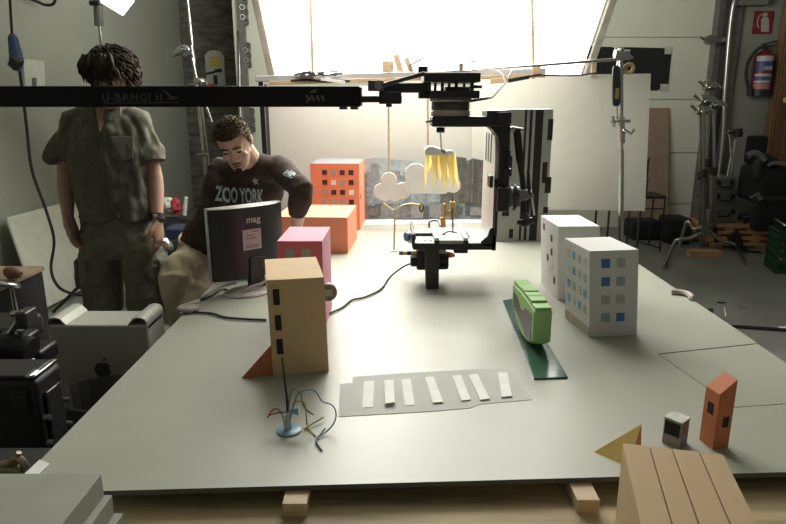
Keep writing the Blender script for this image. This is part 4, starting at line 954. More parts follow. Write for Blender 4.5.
# ================================================================== black lamp gear at lower left
Yg = 1.72; g0 = P(40, 365, Yg)
t = thing('lighting_case', 'big black lighting unit with chrome edge bars at the lower left', 'lighting unit', (-1.3, 1.69, 0))
zt = .72
xr = -1.0
part(t, 'housing', MB().box((-1.62, 1.62, .12), (xr, 1.76, zt)), mat('black_crackle_paint', (.007, .007, .007), .55), .015, world=True)
part(t, 'top_cover', MB().box((-1.60, 1.63, zt), (xr - .02, 1.75, zt + .012)), mat('dark_grey_top', (.025, .025, .023), .4), .004, world=True)
b = MB().bar((xr - .012, 1.63, zt + .008), (xr - .012, 1.75, zt + .008), .016, .010); b.bar((xr - .02, 1.62, zt + .012), (xr - .02, 1.67, zt + .012), .016, .01)
part(t, 'chrome_edge', b, CHROME, .003, world=True)
part(t, 'side_panel', MB().box((xr, 1.65, .35), (xr + .010, 1.73, zt - .05)), mat('dark_glossy_panel', (.03, .03, .028), .25), .004, world=True)
for y in (1.635, 1.745): part(t, 'side_bolt', MB().cyl((xr, y, zt - .12), (xr + .02, y, zt - .12), .008, 10), DULLST, world=True)
for y in (1.635, 1.745): part(t, 'lower_bolt', MB().cyl((xr, y, zt - .20), (xr + .018, y, zt - .20), .009, 10), DULLST, world=True)
b = MB().boxpx(12, 392, 26, 408, 1.612, 1.625); part(t, 'front_plate', b, BLACKPL, .002, world=True)
for x in (-1.55, xr - .08):
    for y in (1.65, 1.73): part(t, 'caster', MB().cyl((x - .015, y, .06), (x + .015, y, .06), .06, 16), BLACKRB, world=True); part(t, 'caster_fork', MB().box((x - .022, y - .02, .06), (x + .022, y + .02, .13)), DULLST, world=True)
t = thing('lamp_yoke', 'black lamp head with chrome tube arms above the lighting unit', 'lamp', (-1.35, 2.05, zt + .012))
G = lambda x, y, Y=1.95: P(x, y, Y)
part(t, 'lamp_body', MB().boxpx(-40, 330, 12, 352, 2.0, 2.2), BLACK, .02, world=True)
part(t, 'lamp_drum', MB().cyl(G(2, 345), G(32, 352), .05, 20), BLACKPL, world=True)
def arm(nm, pts, r=.008): part(t, nm, MB().tube(smooth_pts([G(*p) for p in pts]), r, 10), CHROME, world=True)
arm('upper_arm_tube', [(-6, 346), (6, 338), (14, 328), (20, 318), (23, 314.5), (20, 313.5), (12, 314)], .011)
arm('curved_bar', [(-5, 366), (6, 362), (15, 357), (22, 349), (27, 344)], .008)
arm('straight_bar', [(5, 381), (20, 372), (34, 360)], .007)
arm('upright_pin', [(21, 330), (22.5, 346)], .009); arm('short_pin', [(2, 350), (3, 366)], .009); arm('middle_pin', [(12, 362), (13.5, 371)], .008)
part(t, 'clamp_block', MB().boxpx(16, 313, 25, 330, 1.93, 2.0), mat('dark_steel', (.08, .08, .075), .35, .6), .006, world=True)
part(t, 'lower_body', MB().boxpx(-30, 352, 40, 368, 1.98, 2.1), BLACK, .012, world=True)
part(t, 'support', MB().box((-1.62, 2.0, 0), (-1.25, 2.1, .7)), BLACK, .01, world=True)
# clamp and card near table corner
q = F(30, 466, .68)
t = thing('table_clamp', 'small brass-coloured clamp at the left edge beside a white card', 'clamp', (q.x - .09, q.y - .03, .60))
G2 = lambda x, y: P(x, y, q.y - .02) - V(t.location)
part(t, 'jaw', MB().tube(smooth_pts([G2(2, 464), G2(9, 463), G2(16, 458), G2(22, 461), G2(26, 468)]), .008, 8), mat('tarnished_brass', (.26, .22, .14), .4, .7))
part(t, 'screw', MB().cyl(G2(14, 470), G2(19, 452.5), .006, 10), bpy.data.materials['tarnished_brass'])
part(t, 'body', MB().bar(G2(-6, 470), G2(24, 472), .03, .03), bpy.data.materials['tarnished_brass'], .006)
solo('support_shelf', MB().box((-1.15, 1.06, 0), (-.80, 1.40, .645)), BLACKPL, 'black box stand under the small brass clamp at the left table corner', 'stand', .004)
q4 = [F(24, 474, TZ + .004), F(39, 474, TZ + .004), F(50, 463.5, TZ + .004), F(39.5, 459.5, TZ + .004)]
b = MB().prism(q4, (0, 0, -.002)); solo('white_card', b, WHITE, 'small white card at the front left corner of the tabletop', 'card', 0, 0)
# grey foam board stack at the front left
xs_, zs_ = F(101.5, 473.5, .79).x, .79
yb_ = F(101.5, 473.5, .79).y
for i, (dz0, dz1, dx, lab) in enumerate(((.742, .79, 0, 'topmost'), (.70, .742, .014, 'middle'), (BZ, .70, .030, 'lowest'))):
    b = MB().box((xs_ - .42, .86, dz0 + .0005), (xs_ + dx, yb_ + .002 * i, dz1))
    solo('foam_board', b, mat('grey_white_foam_board', (.30, .305, .27), .7), lab + ' grey-white foam board of the stack at the bottom left', 'foam board', .001, group='stacked foam boards')
# ================================================================== lamp upper left on stand
t = thing('lamp_stand', 'light stand behind the standing man carrying the bright white softbox', 'light stand', (P(100, 60, 4.35).x, 4.35, 0))
top = P(99, 24, 4.35); ft = V((top.x, 4.35, 0))
part(t, 'riser', MB().tube([top, V((top.x, 4.35, 1.0))], .011, 12), CHROME, world=True)
part(t, 'column', MB().tube([V((top.x, 4.35, 1.0)), ft + V((0, 0, .1))], .017, 12), BLACK, world=True)
hub = V((top.x, 4.35, .50))
for e_ in (F(53, 312, .012), ft + V((.30, -.20, .012)), ft + V((.1, .4, .012))):
    o = (e_ - hub).normalized(); part(t, 'leg', MB().tube([hub + o * .03, e_], .012, 10), BLACK, world=True)
part(t, 'hub', MB().cyl(hub - V((0, 0, .05)), hub + V((0, 0, .05)), .035, 14), BLACK, world=True)
t = thing('softbox', 'bright white softbox lamp at the top left corner', 'softbox', top)
part(t, 'grip', MB().cyl(P(97.5, -2, 4.35), P(99, 26, 4.35), .028, 16), GREYPL, world=True)
part(t, 'grip_knob', MB().cyl(P(90, 3, 4.3), P(99, 3, 4.3), .016, 12), BLACKPL, world=True)
q = [P(101, 0.5, 4.3), P(123, 14, 4.2), P(134, 0, 4.3), P(130, -40, 4.6), P(92, -45, 4.6)]
b = MB().prism(q, (-.03, .12, .10)); part(t, 'shell', b, GREYPL, .004, 0, world=True)
b = MB().add([p + V((.004, -.014, -.012)) for p in q], [(0, 1, 2, 3, 4)]); part(t, 'glowing_face', b, mat('glowing_softbox_face', (.9, .9, .85), .8, emit=((1, .97, .88), 8.0)), 0, 0, world=True)
# two thin stands in front of the concrete strip
t = thing('thin_stand', 'thin chrome stand with a clamp lamp left of the seated man', 'stand', (P(197, 150, 5.0).x, 5.0, 0))
a = P(187, -6, 5.0); e = P(203, 150, 5.0); ft = e + (e - a) * (e.z / (a.z - e.z))
part(t, 'pole', MB().tube([a, e], .012, 10), CHROME, world=True); part(t, 'lower_pole', MB().tube([e, V((ft.x, 5.0, .0))], .016, 10), DULLST, world=True)
part(t, 'second_pole', MB().tube([P(201, 105, 5.03), V((ft.x + .05, 5.03, 0))], .012, 10), DULLST, world=True)
b = MB(); b.tube(smooth_pts([P(172, 56, 4.98), P(178, 52, 4.98), P(184, 49, 4.98), P(191, 51, 4.98)]), [.010, .012, .016, .018, .02, .022, .024, .026, .03, .032, .034, .034, .034, .034, .034, .034, .034, .03, .026][:19], 12)
lh = part(t, 'clamp_lamp', b, CHROME, world=True)
b = MB().cyl(P(191, 45, 4.97), P(193, 58, 4.97), .02, 12); b.cyl(P(184, 55, 4.95), P(192, 53, 4.95), .02, 10); child = part(lh, 'clamp_joint', b, DULLST, world=True)
part(t, 'angled_arm', MB().tube([P(192, 57, 4.96), P(197, 80, 4.96), P(212, 122, 4.96)], .010, 10), CHROME, world=True)
b = MB().bar(P(190, 84, 4.95), P(207, 83.5, 4.95), .04, .012); b.ell(P(200, 81.5, 4.94), (.05, .04, .03)); part(t, 'lower_clamp', b, CHROME, world=True)
part(t, 'side_screw', MB().cyl(P(197, 155, 4.98), P(207, 154, 4.98), .012, 10), DULLST, world=True)
for k in range(3):
    an = rad(100 + 120 * k); o = V((math.cos(an), math.sin(an), 0)); f0 = V((ft.x, 5.0, 0)); part(t, 'leg', MB().tube([f0 + V((0, 0, .22)), f0 + o * .3 + V((0, 0, .012))], .01, 8), DULLST, world=True)
# bin with odds and ends behind the standing man's wrist
c = F(180, 268, 0); Yb = 4.6; c = V((P(172, 240, Yb).x, Yb, 0))
t = thing('waste_bin', 'dark open bin behind the standing man, full of odds and ends', 'bin', c)
part(t, 'bin_body', MB().lathe([(.13, 0), (.17, .55), (.175, .60), (.165, .6), (.155, .55), (.12, .03)], n=28), BLACKPL)
zr = P(172, 214, Yb).z
b = MB().tube(smooth_pts([(-.17, 0, .53), (-.13, -.02, .58), (0, -.03, .61), (.14, -.02, .60), (.18, 0, .54)]), .03, 10); b.ell((0, 0, .56), (.17, .15, .08)); part(t, 'bin_liner', b, BLACKCL)
for nm, lab, x, y, s, m in (('red_wrapper', 'red wrapper sticking out of the dark bin', 175, 206, (.05, .04, .06), mat('red_wrapper', (.42, .05, .05), .5)), ('white_wrapper', 'crumpled white wrapper on top of the dark bin', 168, 204, (.06, .04, .05), WHITE), ('pale_wrapper', 'pale wrapper hanging over the front of the dark bin', 171, 210, (.05, .03, .035), mat('pale_pink_paper', (.5, .38, .36), .6))):
    b = MB(); cc = P(x, y, Yb - .02); b.ell((0, 0, 0), s, 12, 8)
    for v in b.v: v += v.normalized() * noise.noise(v * 40 + cc) * .02
    for v in b.v: v += cc
    solo(nm, b, m, lab, 'wrapper', 0, 20)
solo('white_tube', MB().tube([P(184, 215, Yb), P(186, 197, Yb)], [.018, .015], 12), WHITE, 'thin white tube standing upright in the dark bin', 'tube')
b = MB().boxpx(167, 228, 186, 262, 4.2, 4.4); solo('blue_crate', MB().box((b.v[0].x, 4.2, 0), (b.v[1].x, 4.4, P(176, 229, 4.2).z)), mat('dark_blue_plastic', (.03, .05, .10), .5), 'dark blue crate in front of the bin', 'crate', .008)
a = P(187, 262, 5.3); e = P(212, 226, 5.3)
solo('grey_box', MB().box((a.x, 5.3, 0), (e.x, 5.55, e.z)), mat('grey_steel_case', (.15, .155, .15), .5), 'grey box behind the seated man, right of the bin', 'box', .006)
t = thing('chrome_lamp', 'small shiny lamp with a thin stem beside the wristwatch hand', 'lamp', (P(165, 250, 3.9).x, 3.9, 0))
Gc = lambda x, y: P(x, y, 3.9)
part(t, 'stem', MB().tube([Gc(159, 212), Gc(166, 244)], .009, 10), CHROME, world=True)
part(t, 'reflector', MB().tube([Gc(164, 240), Gc(165.5, 247), Gc(169, 252)], [.03, .05, .035], 16), CHROME, world=True)
part(t, 'lamp_glass', MB().ell(Gc(165.8, 244), (.02, .03, .04)), mat('lit_lamp_glass', (.8, .8, .9), .3, emit=((.85, .85, 1), 2.5)), world=True)
part(t, 'foot_pole', MB().tube([Gc(165, 246), V((Gc(165, 246).x, 3.9, 0))], .012, 10), BLACK, world=True)
b = MB().ell(P(184, 251, 4.12), (.14, .1, .09)); b.tube(smooth_pts([P(174, 250, 4.1), P(182, 244, 4.1), P(193, 250, 4.1)]), .02, 8)
for v in b.v: v += V((0, 0, 1)) * noise.noise(v * 14) * .04
solo('black_bag', b, BLACKCL, 'black soft bag behind the khaki knee, below the bin', 'bag')
o = bpy.data.objects['black_bag']
solo('bag_crate', MB().box((P(182, 251, 4.0).x - .08, 4.02, 0), (P(182, 251, 4.0).x + .16, 4.2, o.location.z + .03)), BLACKPL, 'black crate under the soft black bag', 'crate', .004)
# ================================================================== right side of the hall
M_BRB = mat('brown_hardboard', (.24, .17, .12), .75, 0, .12, 6)
a = P(630, 108, 7.25); e = P(673.5, 108, 7.25); zz = a.z
b = MB().prism([(a.x, 7.10, 0), (e.x + .02, 7.10, 0), (e.x, 7.36, zz), (a.x, 7.36, zz)], (0, .02, 0))
solo('brown_board', b, M_BRB, 'tall brown hardboard sheet leaning on the garage door', 'board', .001)
# black cloth on the door
q = [(586, 46), (612.5, 47), (616, 50), (620, 47), (664, 48), (671.5, 53), (668.5, 84), (657, 90.5), (600, 90), (585, 88)]
b = MB().prism([P(x, y, 7.385) for x, y in q], (0, .012, 0))
t = thing('black_sheet', 'black notched sheet taped to the pale garage door', 'sheet', P(628, 91, 7.385)); part(t, 'sheet', b, BLACKCL, 0, 0, world=True)
for x0, y0, x1, y1 in ((664.5, 46.5, 672, 54), (660, 84, 669, 91)): part(t, 'tape_corner', MB().boxpx(x0, y0, x1, y1, 7.38, 7.384), mat('clear_tape', (.42, .43, .39), .3), 0, 0, world=True)
# black chair before the brown board
Yc3 = 6.2
t = thing('black_chair', 'thin-legged black chair between the white board and the brown board', 'chair', (P(655, 250, Yc3).x, Yc3, 0))
a = P(641, 196, Yc3); e = P(667, 196, Yc3); sz = a.z
part(t, 'seat', MB().box((a.x, Yc3, sz - .03), (e.x, Yc3 + .3, sz)), BLACKPL, .006, world=True)
for x in (a.x + .01, e.x - .01):
    for y in (Yc3 + .01, Yc3 + .29): part(t, 'leg', MB().tube([(x, y, sz - .02), (x, y, 0)], .009, 8), BLACK, world=True)
b = MB().tube([(a.x, Yc3 + .01, sz - .13), (e.x, Yc3 + .01, sz - .13)], .007, 8); b.tube([(a.x, Yc3 + .01, .1), (e.x, Yc3 + .01, .03)], .007, 8); part(t, 'stretcher', b, BLACK, world=True)
b = MB().boxpx(645, 158, 650, 178, Yc3 - .01, Yc3 + .01); b.tube([P(648, 178, Yc3), (P(648, 178, Yc3).x, Yc3, sz)], .008, 8); part(t, 'backrest', b, BLACKPL, .004, world=True)
# dark junk on floor by the wall
for nm, lab, x0, y0, x1, y1, Y in (('dark_case', 'dark flat case on the floor behind the thin-legged chair', 632, 222, 665, 240, 6.7), ('dark_bundle', 'dark cloth bundle on the floor right of the thin-legged chair', 668, 219, 694, 236, 6.5)):
    a = P(x0, y1, Y); e = P(x1, y0, Y); b = MB().box((a.x, Y, 0), (e.x, Y + .3, e.z)); solo(nm, b, BLACKCL, lab, 'case', .03)
# steel studio stands bundled before the track
def cstand(lab, px, Y, ytop, ybot, tilt=0, legs=True, base=None):
    t = thing('steel_stand', lab, 'stand', (0, 0, 0), group='steel stands beside the door track')
    a = P(px, ytop, Y); ft = F(*base, .0) if base else V((a.x, Y, 0)); t.location = (ft.x, ft.y, 0)
    m_ = a.lerp(ft, .45); m2 = a.lerp(ft, .85)
    part(t, 'column', MB().tube([m_, m2], .021, 12), DULLST, world=True); part(t, 'riser', MB().tube([a, m_], .014, 10), CHROME, world=True)
    part(t, 'collar', MB().cyl(m_ - V((0, 0, .04)), m_ + V((0, 0, .04)), .03, 12), BLACK, world=True)
    b = MB().cyl(a + V((-.05, -.02, 0)), a + V((.05, -.02, 0)), .045, 14); b.cyl(a + V((0, -.06, -.03)), a + V((0, .03, .05)), .03, 12); b.tube([a + V((-.05, -.03, 0)), a + V((-.12, -.04, .05))], .014, 8); b.tube([a + V((.04, -.03, .03)), a + V((.11, -.04, -.02))], .014, 8)
    part(t, 'grip_head', b, CHROME, .003, world=True)
    return t, m2, ft
t, m2, ft = cstand('steel stand with spread silver turtle legs beside the wooden slats', 704, 5.75, 100, 248, base=(704, 252))
hub = ft + V((0, 0, .22))
part(t, 'hub', MB().cyl(hub - V((0, 0, .05)), hub + V((0, 0, .22)), .030, 14), DULLST, world=True)
def leg(pts): part(t, 'leg', MB().tube(smooth_pts(pts, 6), .019, 12), CHROME, world=True)
leg([hub, P(690, 238, hub.y - .1), P(679, 239.5, hub.y - .15), P(673, 245, hub.y - .18), F(663.5, 268, .015)])
leg([hub + V((0, 0, .02)), P(722, 241, hub.y - .02), P(732, 243, hub.y - .03), P(737, 248, hub.y - .05), F(745, 264, .015)])
leg([hub + V((0, 0, .05)), P(694, 229, hub.y + .1), P(687, 222, hub.y + .15), V((P(683, 222, hub.y + .2).x, hub.y + .22, .015))])
t, m2, ft = cstand('steel stand with the highest crossed grip head by the garage door', 708.5, 6.1, 86, 240, base=(706, 246))
part(t, 'lower_column', MB().tube([m2, ft], .021, 12), DULLST, world=True)
t, m2, ft = cstand('steel stand at the left of the stand bundle, with the lowest grip head', 700.5, 6.0, 110, 240, base=(701, 247))
part(t, 'lower_column', MB().tube([m2, ft], .021, 12), DULLST, world=True)
t, m2, ft = cstand('dark steel stand leaning close to the steel pipe at the door track', 714, 6.25, 104, 240, base=(715, 247))
part(t, 'lower_column', MB().tube([m2, ft], .021, 12), BLACK, world=True)
# tripods silver legs above cases
# equipment cases
M_CASE = mat('silver_case_ribbed', (.24, .24, .23), .4, .5, .15, 20)
Yk = 6.6
specs = [('topmost small silver equipment case of the stack by the right wall', 713, 178, 737, 190.5, 0), ('second small silver equipment case of the stack by the right wall', 712, 190.5, 738, 204, 0), ('lowest and longest silver equipment case of the stack by the right wall', 706, 205, 740, 222, .0)]
zprev = None
zz = [P(0, y, Yk).z for y in (177, 190, 204, 223)]
for k, (lab, x0, y0, x1, y1, _) in enumerate(specs):
    a = P(x0, y1, Yk); e = P(x1, y0, Yk); z1_, z0_ = zz[k], zz[k + 1]
    t = thing('equipment_case', lab, 'equipment case', ((a.x + e.x) / 2, Yk + .17, z0_), group='stacked equipment cases')
    part(t, 'body', MB().box((a.x, Yk, z0_ + .001), (e.x, Yk + .34, z1_ - .002)), M_CASE, .01, world=True)
    zm = z0_ + (z1_ - z0_) * .6
    b = MB().box((a.x - .003, Yk - .004, zm), (e.x + .003, Yk + .344, zm + .012)); part(t, 'rim', b, DULLST, .002, world=True)
    for f in (.2, .8): x = a.x + (e.x - a.x) * f; part(t, 'latch', MB().box((x - .02, Yk - .012, zm - .025), (x + .02, Yk - .002, zm + .02)), BLACK, .003, world=True)
    x = (a.x + e.x) / 2; part(t, 'handle', MB().tube(smooth_pts([(x - .06, Yk - .006, zm - .03), (x - .05, Yk - .03, zm - .045), (x + .05, Yk - .03, zm - .045), (x + .06, Yk - .006, zm - .03)]), .008, 8), BLACK, world=True)
# wooden slats / pallets under the cases
M_PAL = mat('reddish_pallet_wood', (.46, .25, .13), .7, 0, .25, 8)
Yp2 = 6.45; zlev = zz[3]
ztop_ = zlev; n = 4; hh = ztop_ / n
labs = ['topmost', 'second from the top', 'third from the top', 'lowest']
for k in range(n):
    t = thing('wooden_pallet', labs[k] + ' of the reddish wooden slatted boards under the equipment cases', 'wooden board', (P(740, 240, Yp2).x, Yp2, 0), group='stacked slatted boards')
    z1_ = ztop_ - k * hh; z0_ = z1_ - hh; sh = .03 * (k % 2)
    a = P(702 + 3 * (k % 2), 240, Yp2); e = P(800, 240, Yp2)
    b = MB().box((a.x + sh, Yp2 - .04 * k, z0_ + hh * .42), (e.x, Yp2 + .5, z1_ - .001)); part(t, 'top_board', b, M_PAL, .003, world=True)
    for f in (0, .22, .45, .68, .9): x = a.x + sh + (e.x - a.x - sh) * f; part(t, 'runner', MB().box((x, Yp2 - .04 * k + .005, z0_ + .001), (x + .10, Yp2 + .5, z0_ + hh * .42)), M_PAL, .002, world=True)
b = MB().box((P(694, 250, 5.9).x, 5.95, 0), (P(722, 250, 5.95).x, 6.05, .06)); solo('wood_offcut', b, M_PAL, 'reddish wood offcut on the floor behind the silver turtle legs', 'wood offcut', .003)
b = MB().tube(smooth_pts([P(731, 234, 6.22), P(738, 243, 6.2), P(746, 255, 6.18), P(757, 262, 6.15)]), .05, 10)
for v in b.v: v += V((1, 0, 1)) * noise.noise(v * 9) * .04
b.v = [V((p.x, p.y, max(p.z, .002))) for p in b.v]
solo('black_strap', b, BLACKCL, 'black cloth drooping over the front of the slatted boards', 'cloth')
# silver tripod on the cases
t = thing('small_tripod', 'small silver tripod folded upright on top of the equipment cases', 'tripod', P(729, 178, Yk + .15))
for (x0, x1, y0) in ((727, 733, 130), (733.5, 730, 140), (730, 727.5, 150)): part(t, 'leg', MB().tube([P(x0 + (x1 - x0) * .0 + 2, y0, Yk + .15), P(x1, 177, Yk + .12)], [.008, .011], 8), CHROME, world=True)
b = MB().bar(P(728, 133, Yk + .15), P(742, 133, Yk + .15), .06, .03); b.cyl(P(738, 129, Yk + .12), P(738, 137, Yk + .12), .045, 14); part(t, 'head', b, BLACKPL, .004, world=True)
# black office chair and bags at the right border
Yo = 6.3
t = thing('office_chair', 'black upholstered office chair at the right border behind the green crate', 'office chair', (P(770, 240, Yo).x, Yo + .2, 0))
a = P(757, 166, Yo); e = P(785, 137, Yo)
part(t, 'backrest', MB().box((a.x + .02, Yo + .25, a.z), (e.x, Yo + .32, e.z)), BLACKCL, .03, world=True)
a2 = P(754, 204, Yo); e2 = P(800, 166, Yo); part(t, 'seat', MB().box((a2.x, Yo - .05, a2.z), (e2.x, Yo + .4, e2.z)), BLACKCL, .07, world=True)
b = MB().tube(smooth_pts([P(757, 178, Yo), P(758, 166, Yo), P(764, 158, Yo), P(776, 164, Yo)]), .05, 12); part(t, 'armrest', b, BLACKRB, world=True)
xm_ = (a2.x + e2.x) / 2; zs_top = ztop_ 
part(t, 'pedestal', MB().cyl((xm_, Yo + .2, zs_top), (xm_, Yo + .2, a2.z + .02), .05, 14), BLACK, world=True)
for k in range(5): an = 2 * PI * k / 5 + .3; part(t, 'leg', MB().tube([(xm_, Yo + .28, zs_top + .07), (xm_ + .22 * math.cos(an), Yo + .42 + .2 * math.sin(an), zs_top + .02)], .02, 8), BLACK, world=True)
b = MB().tube(smooth_pts([P(748, 156, Yo - .03), P(753, 153, Yo - .03), P(760, 155, Yo - .03), P(764, 161, Yo - .03)]), [.03] * 19, 12)
solo('grey_cushion', b, mat('dull_grey_cloth', (.12, .12, .12), .9), 'dull grey cushion roll on the arm of the black office chair', 'cushion')
b = MB().tube(smooth_pts([P(768, 165, Yo - .06), P(776, 163, Yo - .06), P(786, 165, Yo - .06)]), [.02] * 13, 10)
solo('grey_strap', b, bpy.data.materials['dull_grey_cloth'], 'dull grey strap on the seat of the black office chair', 'strap')
b = MB().tube(smooth_pts([P(750, 198, Yo - .21), P(757, 195, Yo - .21), P(762, 199, Yo - .21)]), .012, 8); b.cyl(P(757, 193, Yo - .22), P(760, 200, Yo - .22), .016, 10)
t = thing('black_bag', 'black bag with a shiny buckle hanging below the office chair seat', 'bag', P(760, 222, Yo - .06)); part(t, 'buckle', b, DULLST, world=True)
a = P(748, 222, Yo - .06); e = P(800, 196, Yo - .06); part(t, 'bag_body', MB().box((a.x, Yo - .20, zlev + .002), (e.x, Yo - .07, e.z)), BLACKCL, .03, world=True)
t = thing('bent_rod', 'short shiny rod poking out at the right border above the green crate', 'rod', P(784, 226, 5.6)); part(t, 'rod', MB().tube([P(776, 219, 5.75), P(783, 224, 5.6), P(796, 232, 5.5)], .012, 8), CHROME, world=True)
# green crate
Yg2 = 5.25; a = F(766, 275, 0); e = P(800, 233, a.y)
t = thing('plastic_crate', 'dark green plastic crate on the floor at the right border', 'crate', (a.x + .34, a.y + .15, 0), rad(-14))
w, d, h = .40, .30, e.z; M_GC = mat('dark_green_plastic', (.012, .05, .028), .5)
ox = -.2
for k, (lo, hi) in enumerate((((-.2, -.15, 0), (.2, .15, .01)),)): part(t, 'bottom', MB().box(lo, hi), M_GC)
for s, nm in ((-.15, 'front_wall'), (.15, 'rear_wall')):
    b = MB()
    for k in range(5): b.box((-.2, s - .006, h * k / 5 + .004), (.2, s + .006, h * k / 5 + h / 5 * .55))
    for k in range(9): b.box((-.2 + .0485 * k, s - .009, 0), (-.2 + .0485 * k + .012, s + .009, h))
    part(t, nm, b, M_GC)
for s in (-.2, .2):
    b = MB()
    for k in range(5): b.box((s - .006, -.15, h * k / 5 + .004), (s + .006, .15, h * k / 5 + h / 5 * .55))
    for k in range(7): b.box((s - .009, -.15 + .048 * k, 0), (s + .009, -.15 + .048 * k + .012, h))
    part(t, 'end_wall', b, M_GC)
b = MB(); 
for (lo, hi) in (((-.21, -.16, h - .02), (.21, -.14, h)), ((-.21, .14, h - .02), (.21, .16, h)), ((-.21, -.16, h - .02), (-.19, .16, h)), ((.19, -.16, h - .02), (.21, .16, h))): b.box(lo, hi)
part(t, 'rim', b, M_GC, .003)
# extinguisher and sign
Yw2 = 7.2
t = thing('wall_sign', 'square red sign with a white extinguisher symbol on the right wall', 'sign', P(763, 34, Yw2 - .01))
part(t, 'plate', MB().boxpx(752, 11, 774.5, 34, Yw2 - .012, Yw2), mat('red_sign_plate', (.17, .013, .011), .5), .001, world=True)
Sg = lambda x, y: P(752 + x, 11 + y, Yw2 - .0128)
M_SY = mat('white_sign_symbol', (.36, .34, .28), .6)
b = MB().prism([Sg(9, 21), Sg(9, 9), Sg(10, 7), Sg(11.5, 6), Sg(15, 6), Sg(16.5, 7), Sg(17, 9), Sg(17, 21)], (0, .0015, 0)); b.prism([Sg(11, 5.5), Sg(11, 3), Sg(12, 2), Sg(15, 1.8), Sg(15.5, 3), Sg(14.8, 5.5)], (0, .0015, 0))
b.tube(smooth_pts([Sg(11, 3), Sg(8, 4.5), Sg(6, 8), Sg(5.5, 14), Sg(7, 17)]), .006, 6)
part(t, 'symbol', b, M_SY, 0, 0, world=True)
t = thing('fire_extinguisher', 'red fire extinguisher with a white and blue label on the right wall', 'fire extinguisher', P(762, 96, Yw2 - .1))
Ye = Yw2 - .10; a = P(760.5, 94, Ye); e = P(763.5, 51, Ye); r = .092
ax = V((a.x, Ye, a.z)); hz = e.z - a.z; cx = (a.x + e.x) / 2
M_RED = mat('red_enamel', (.13, .012, .011), .4, 0, .05)
part(t, 'cylinder', MB().lathe([(r * .9, a.z), (r, a.z + .03), (r, a.z + hz * .86), (r * .85, a.z + hz * .94), (r * .45, a.z + hz), (r * .3, a.z + hz * 1.03)], (cx, Ye, 0), 32), M_RED, world=True)
part(t, 'boot', MB().lathe([(r * 1.06, a.z - .02), (r * 1.06, a.z + .05)], (cx, Ye, 0), 32), BLACKPL, world=True)
def band(z0_, z1_, m, nm, a0=-165, a1=-5):
    b = MB(); vs = []; n = 16
    for k in range(n + 1):
        an = rad(a0 + (a1 - a0) * k / n)
        for zq in (z0_, z1_): vs.append((cx + (r + .0015) * math.cos(an), Ye + (r + .0015) * math.sin(an), a.z + hz * zq))
    b.add(vs, [(2 * k, 2 * k + 2, 2 * k + 3, 2 * k + 1) for k in range(n)]); return part(t, nm, b, m, 0, 60, world=True)
M_LB2 = mat('blue_label', (.05, .06, .16), .5); M_LW = mat('white_label', (.42, .40, .40), .5)
for z0_, z1_, m, nm in ((.88, .76, M_LW, 'white_band'), (.76, .53, M_LB2, 'blue_band'), (.47, .41, M_LW, 'white_band'), (.41, .31, M_LB2, 'blue_band'), (.31, .26, M_LW, 'white_band'), (.24, .05, M_LW, 'pink_band')): band(z0_, z1_, m if nm != 'pink_band' else mat('pink_label', (.40, .16, .16), .5), nm)
b = MB()
for k in range(5): b.prism([(cx - .05 + .02 * k, Ye - r - .004, a.z + hz * .55), (cx - .038 + .02 * k, Ye - r - .004, a.z + hz * .55), (cx - .034 + .02 * k, Ye - r - .004, a.z + hz * .64), (cx - .046 + .02 * k, Ye - r - .004, a.z + hz * .64)], (0, .003, 0))
part(t, 'label_print', b, M_LW, 0, 0, world=True)
zt2 = a.z + hz * 1.03
b = MB().cyl((cx, Ye, zt2 - .01), (cx, Ye, zt2 + .05), .024, 14); b.bar((cx - .05, Ye - .01, zt2 + .05), (cx + .11, Ye - .02, zt2 + .09), .022, .016); b.bar((cx - .02, Ye - .01, zt2 + .035), (cx + .10, Ye - .02, zt2 + .045), .02, .012)
part(t, 'valve_handle', b, BLACK, .002, world=True)
part(t, 'hose', MB().tube(smooth_pts([(cx - .03, Ye - .02, zt2 + .03), (cx - .10, Ye - .03, zt2 + .0), (cx - .17, Ye - .02, zt2 - .12), (cx - .18, Ye - .02, a.z + hz * .45), (cx - .15, Ye - .03, a.z + hz * .2), (cx - .12, Ye - .03, a.z + .03)]), .017, 10), BLACKRB, world=True)
part(t, 'nozzle', MB().cyl((cx - .12, Ye - .03, a.z + .07), (cx - .11, Ye - .03, a.z - .02), .03, 12, .036), BLACKRB, world=True)
part(t, 'wall_bracket', MB().box((cx - .03, Ye + r * .9, a.z + .2), (cx + .03, Yw2, a.z + .3)), DULLST, world=True)
# slatted wooden door at the right edge
t = structure('door_2', MB().box((P(777, 60, 7.15).x, 7.12, 0), (4.84, 7.19, 3.3)), mat('brown_slatted_wood', (.22, .12, .055), .6, 0, .35, 10, stretch=(1, 1, .1)), .002)
x = P(777, 60, 7.15).x
for k in range(6): o = part(t, 'slat', MB().box((x + .03 * k * 1.0, 7.095, 0), (x + .03 * k + .018, 7.12, 3.3)), bpy.data.materials['brown_slatted_wood'], .001)
part(t, 'brass_lock', MB().cyl(P(786, 100, 7.08), P(786, 100, 7.0), .03, 12), mat('brass_lock', (.5, .38, .12), .3, .9))
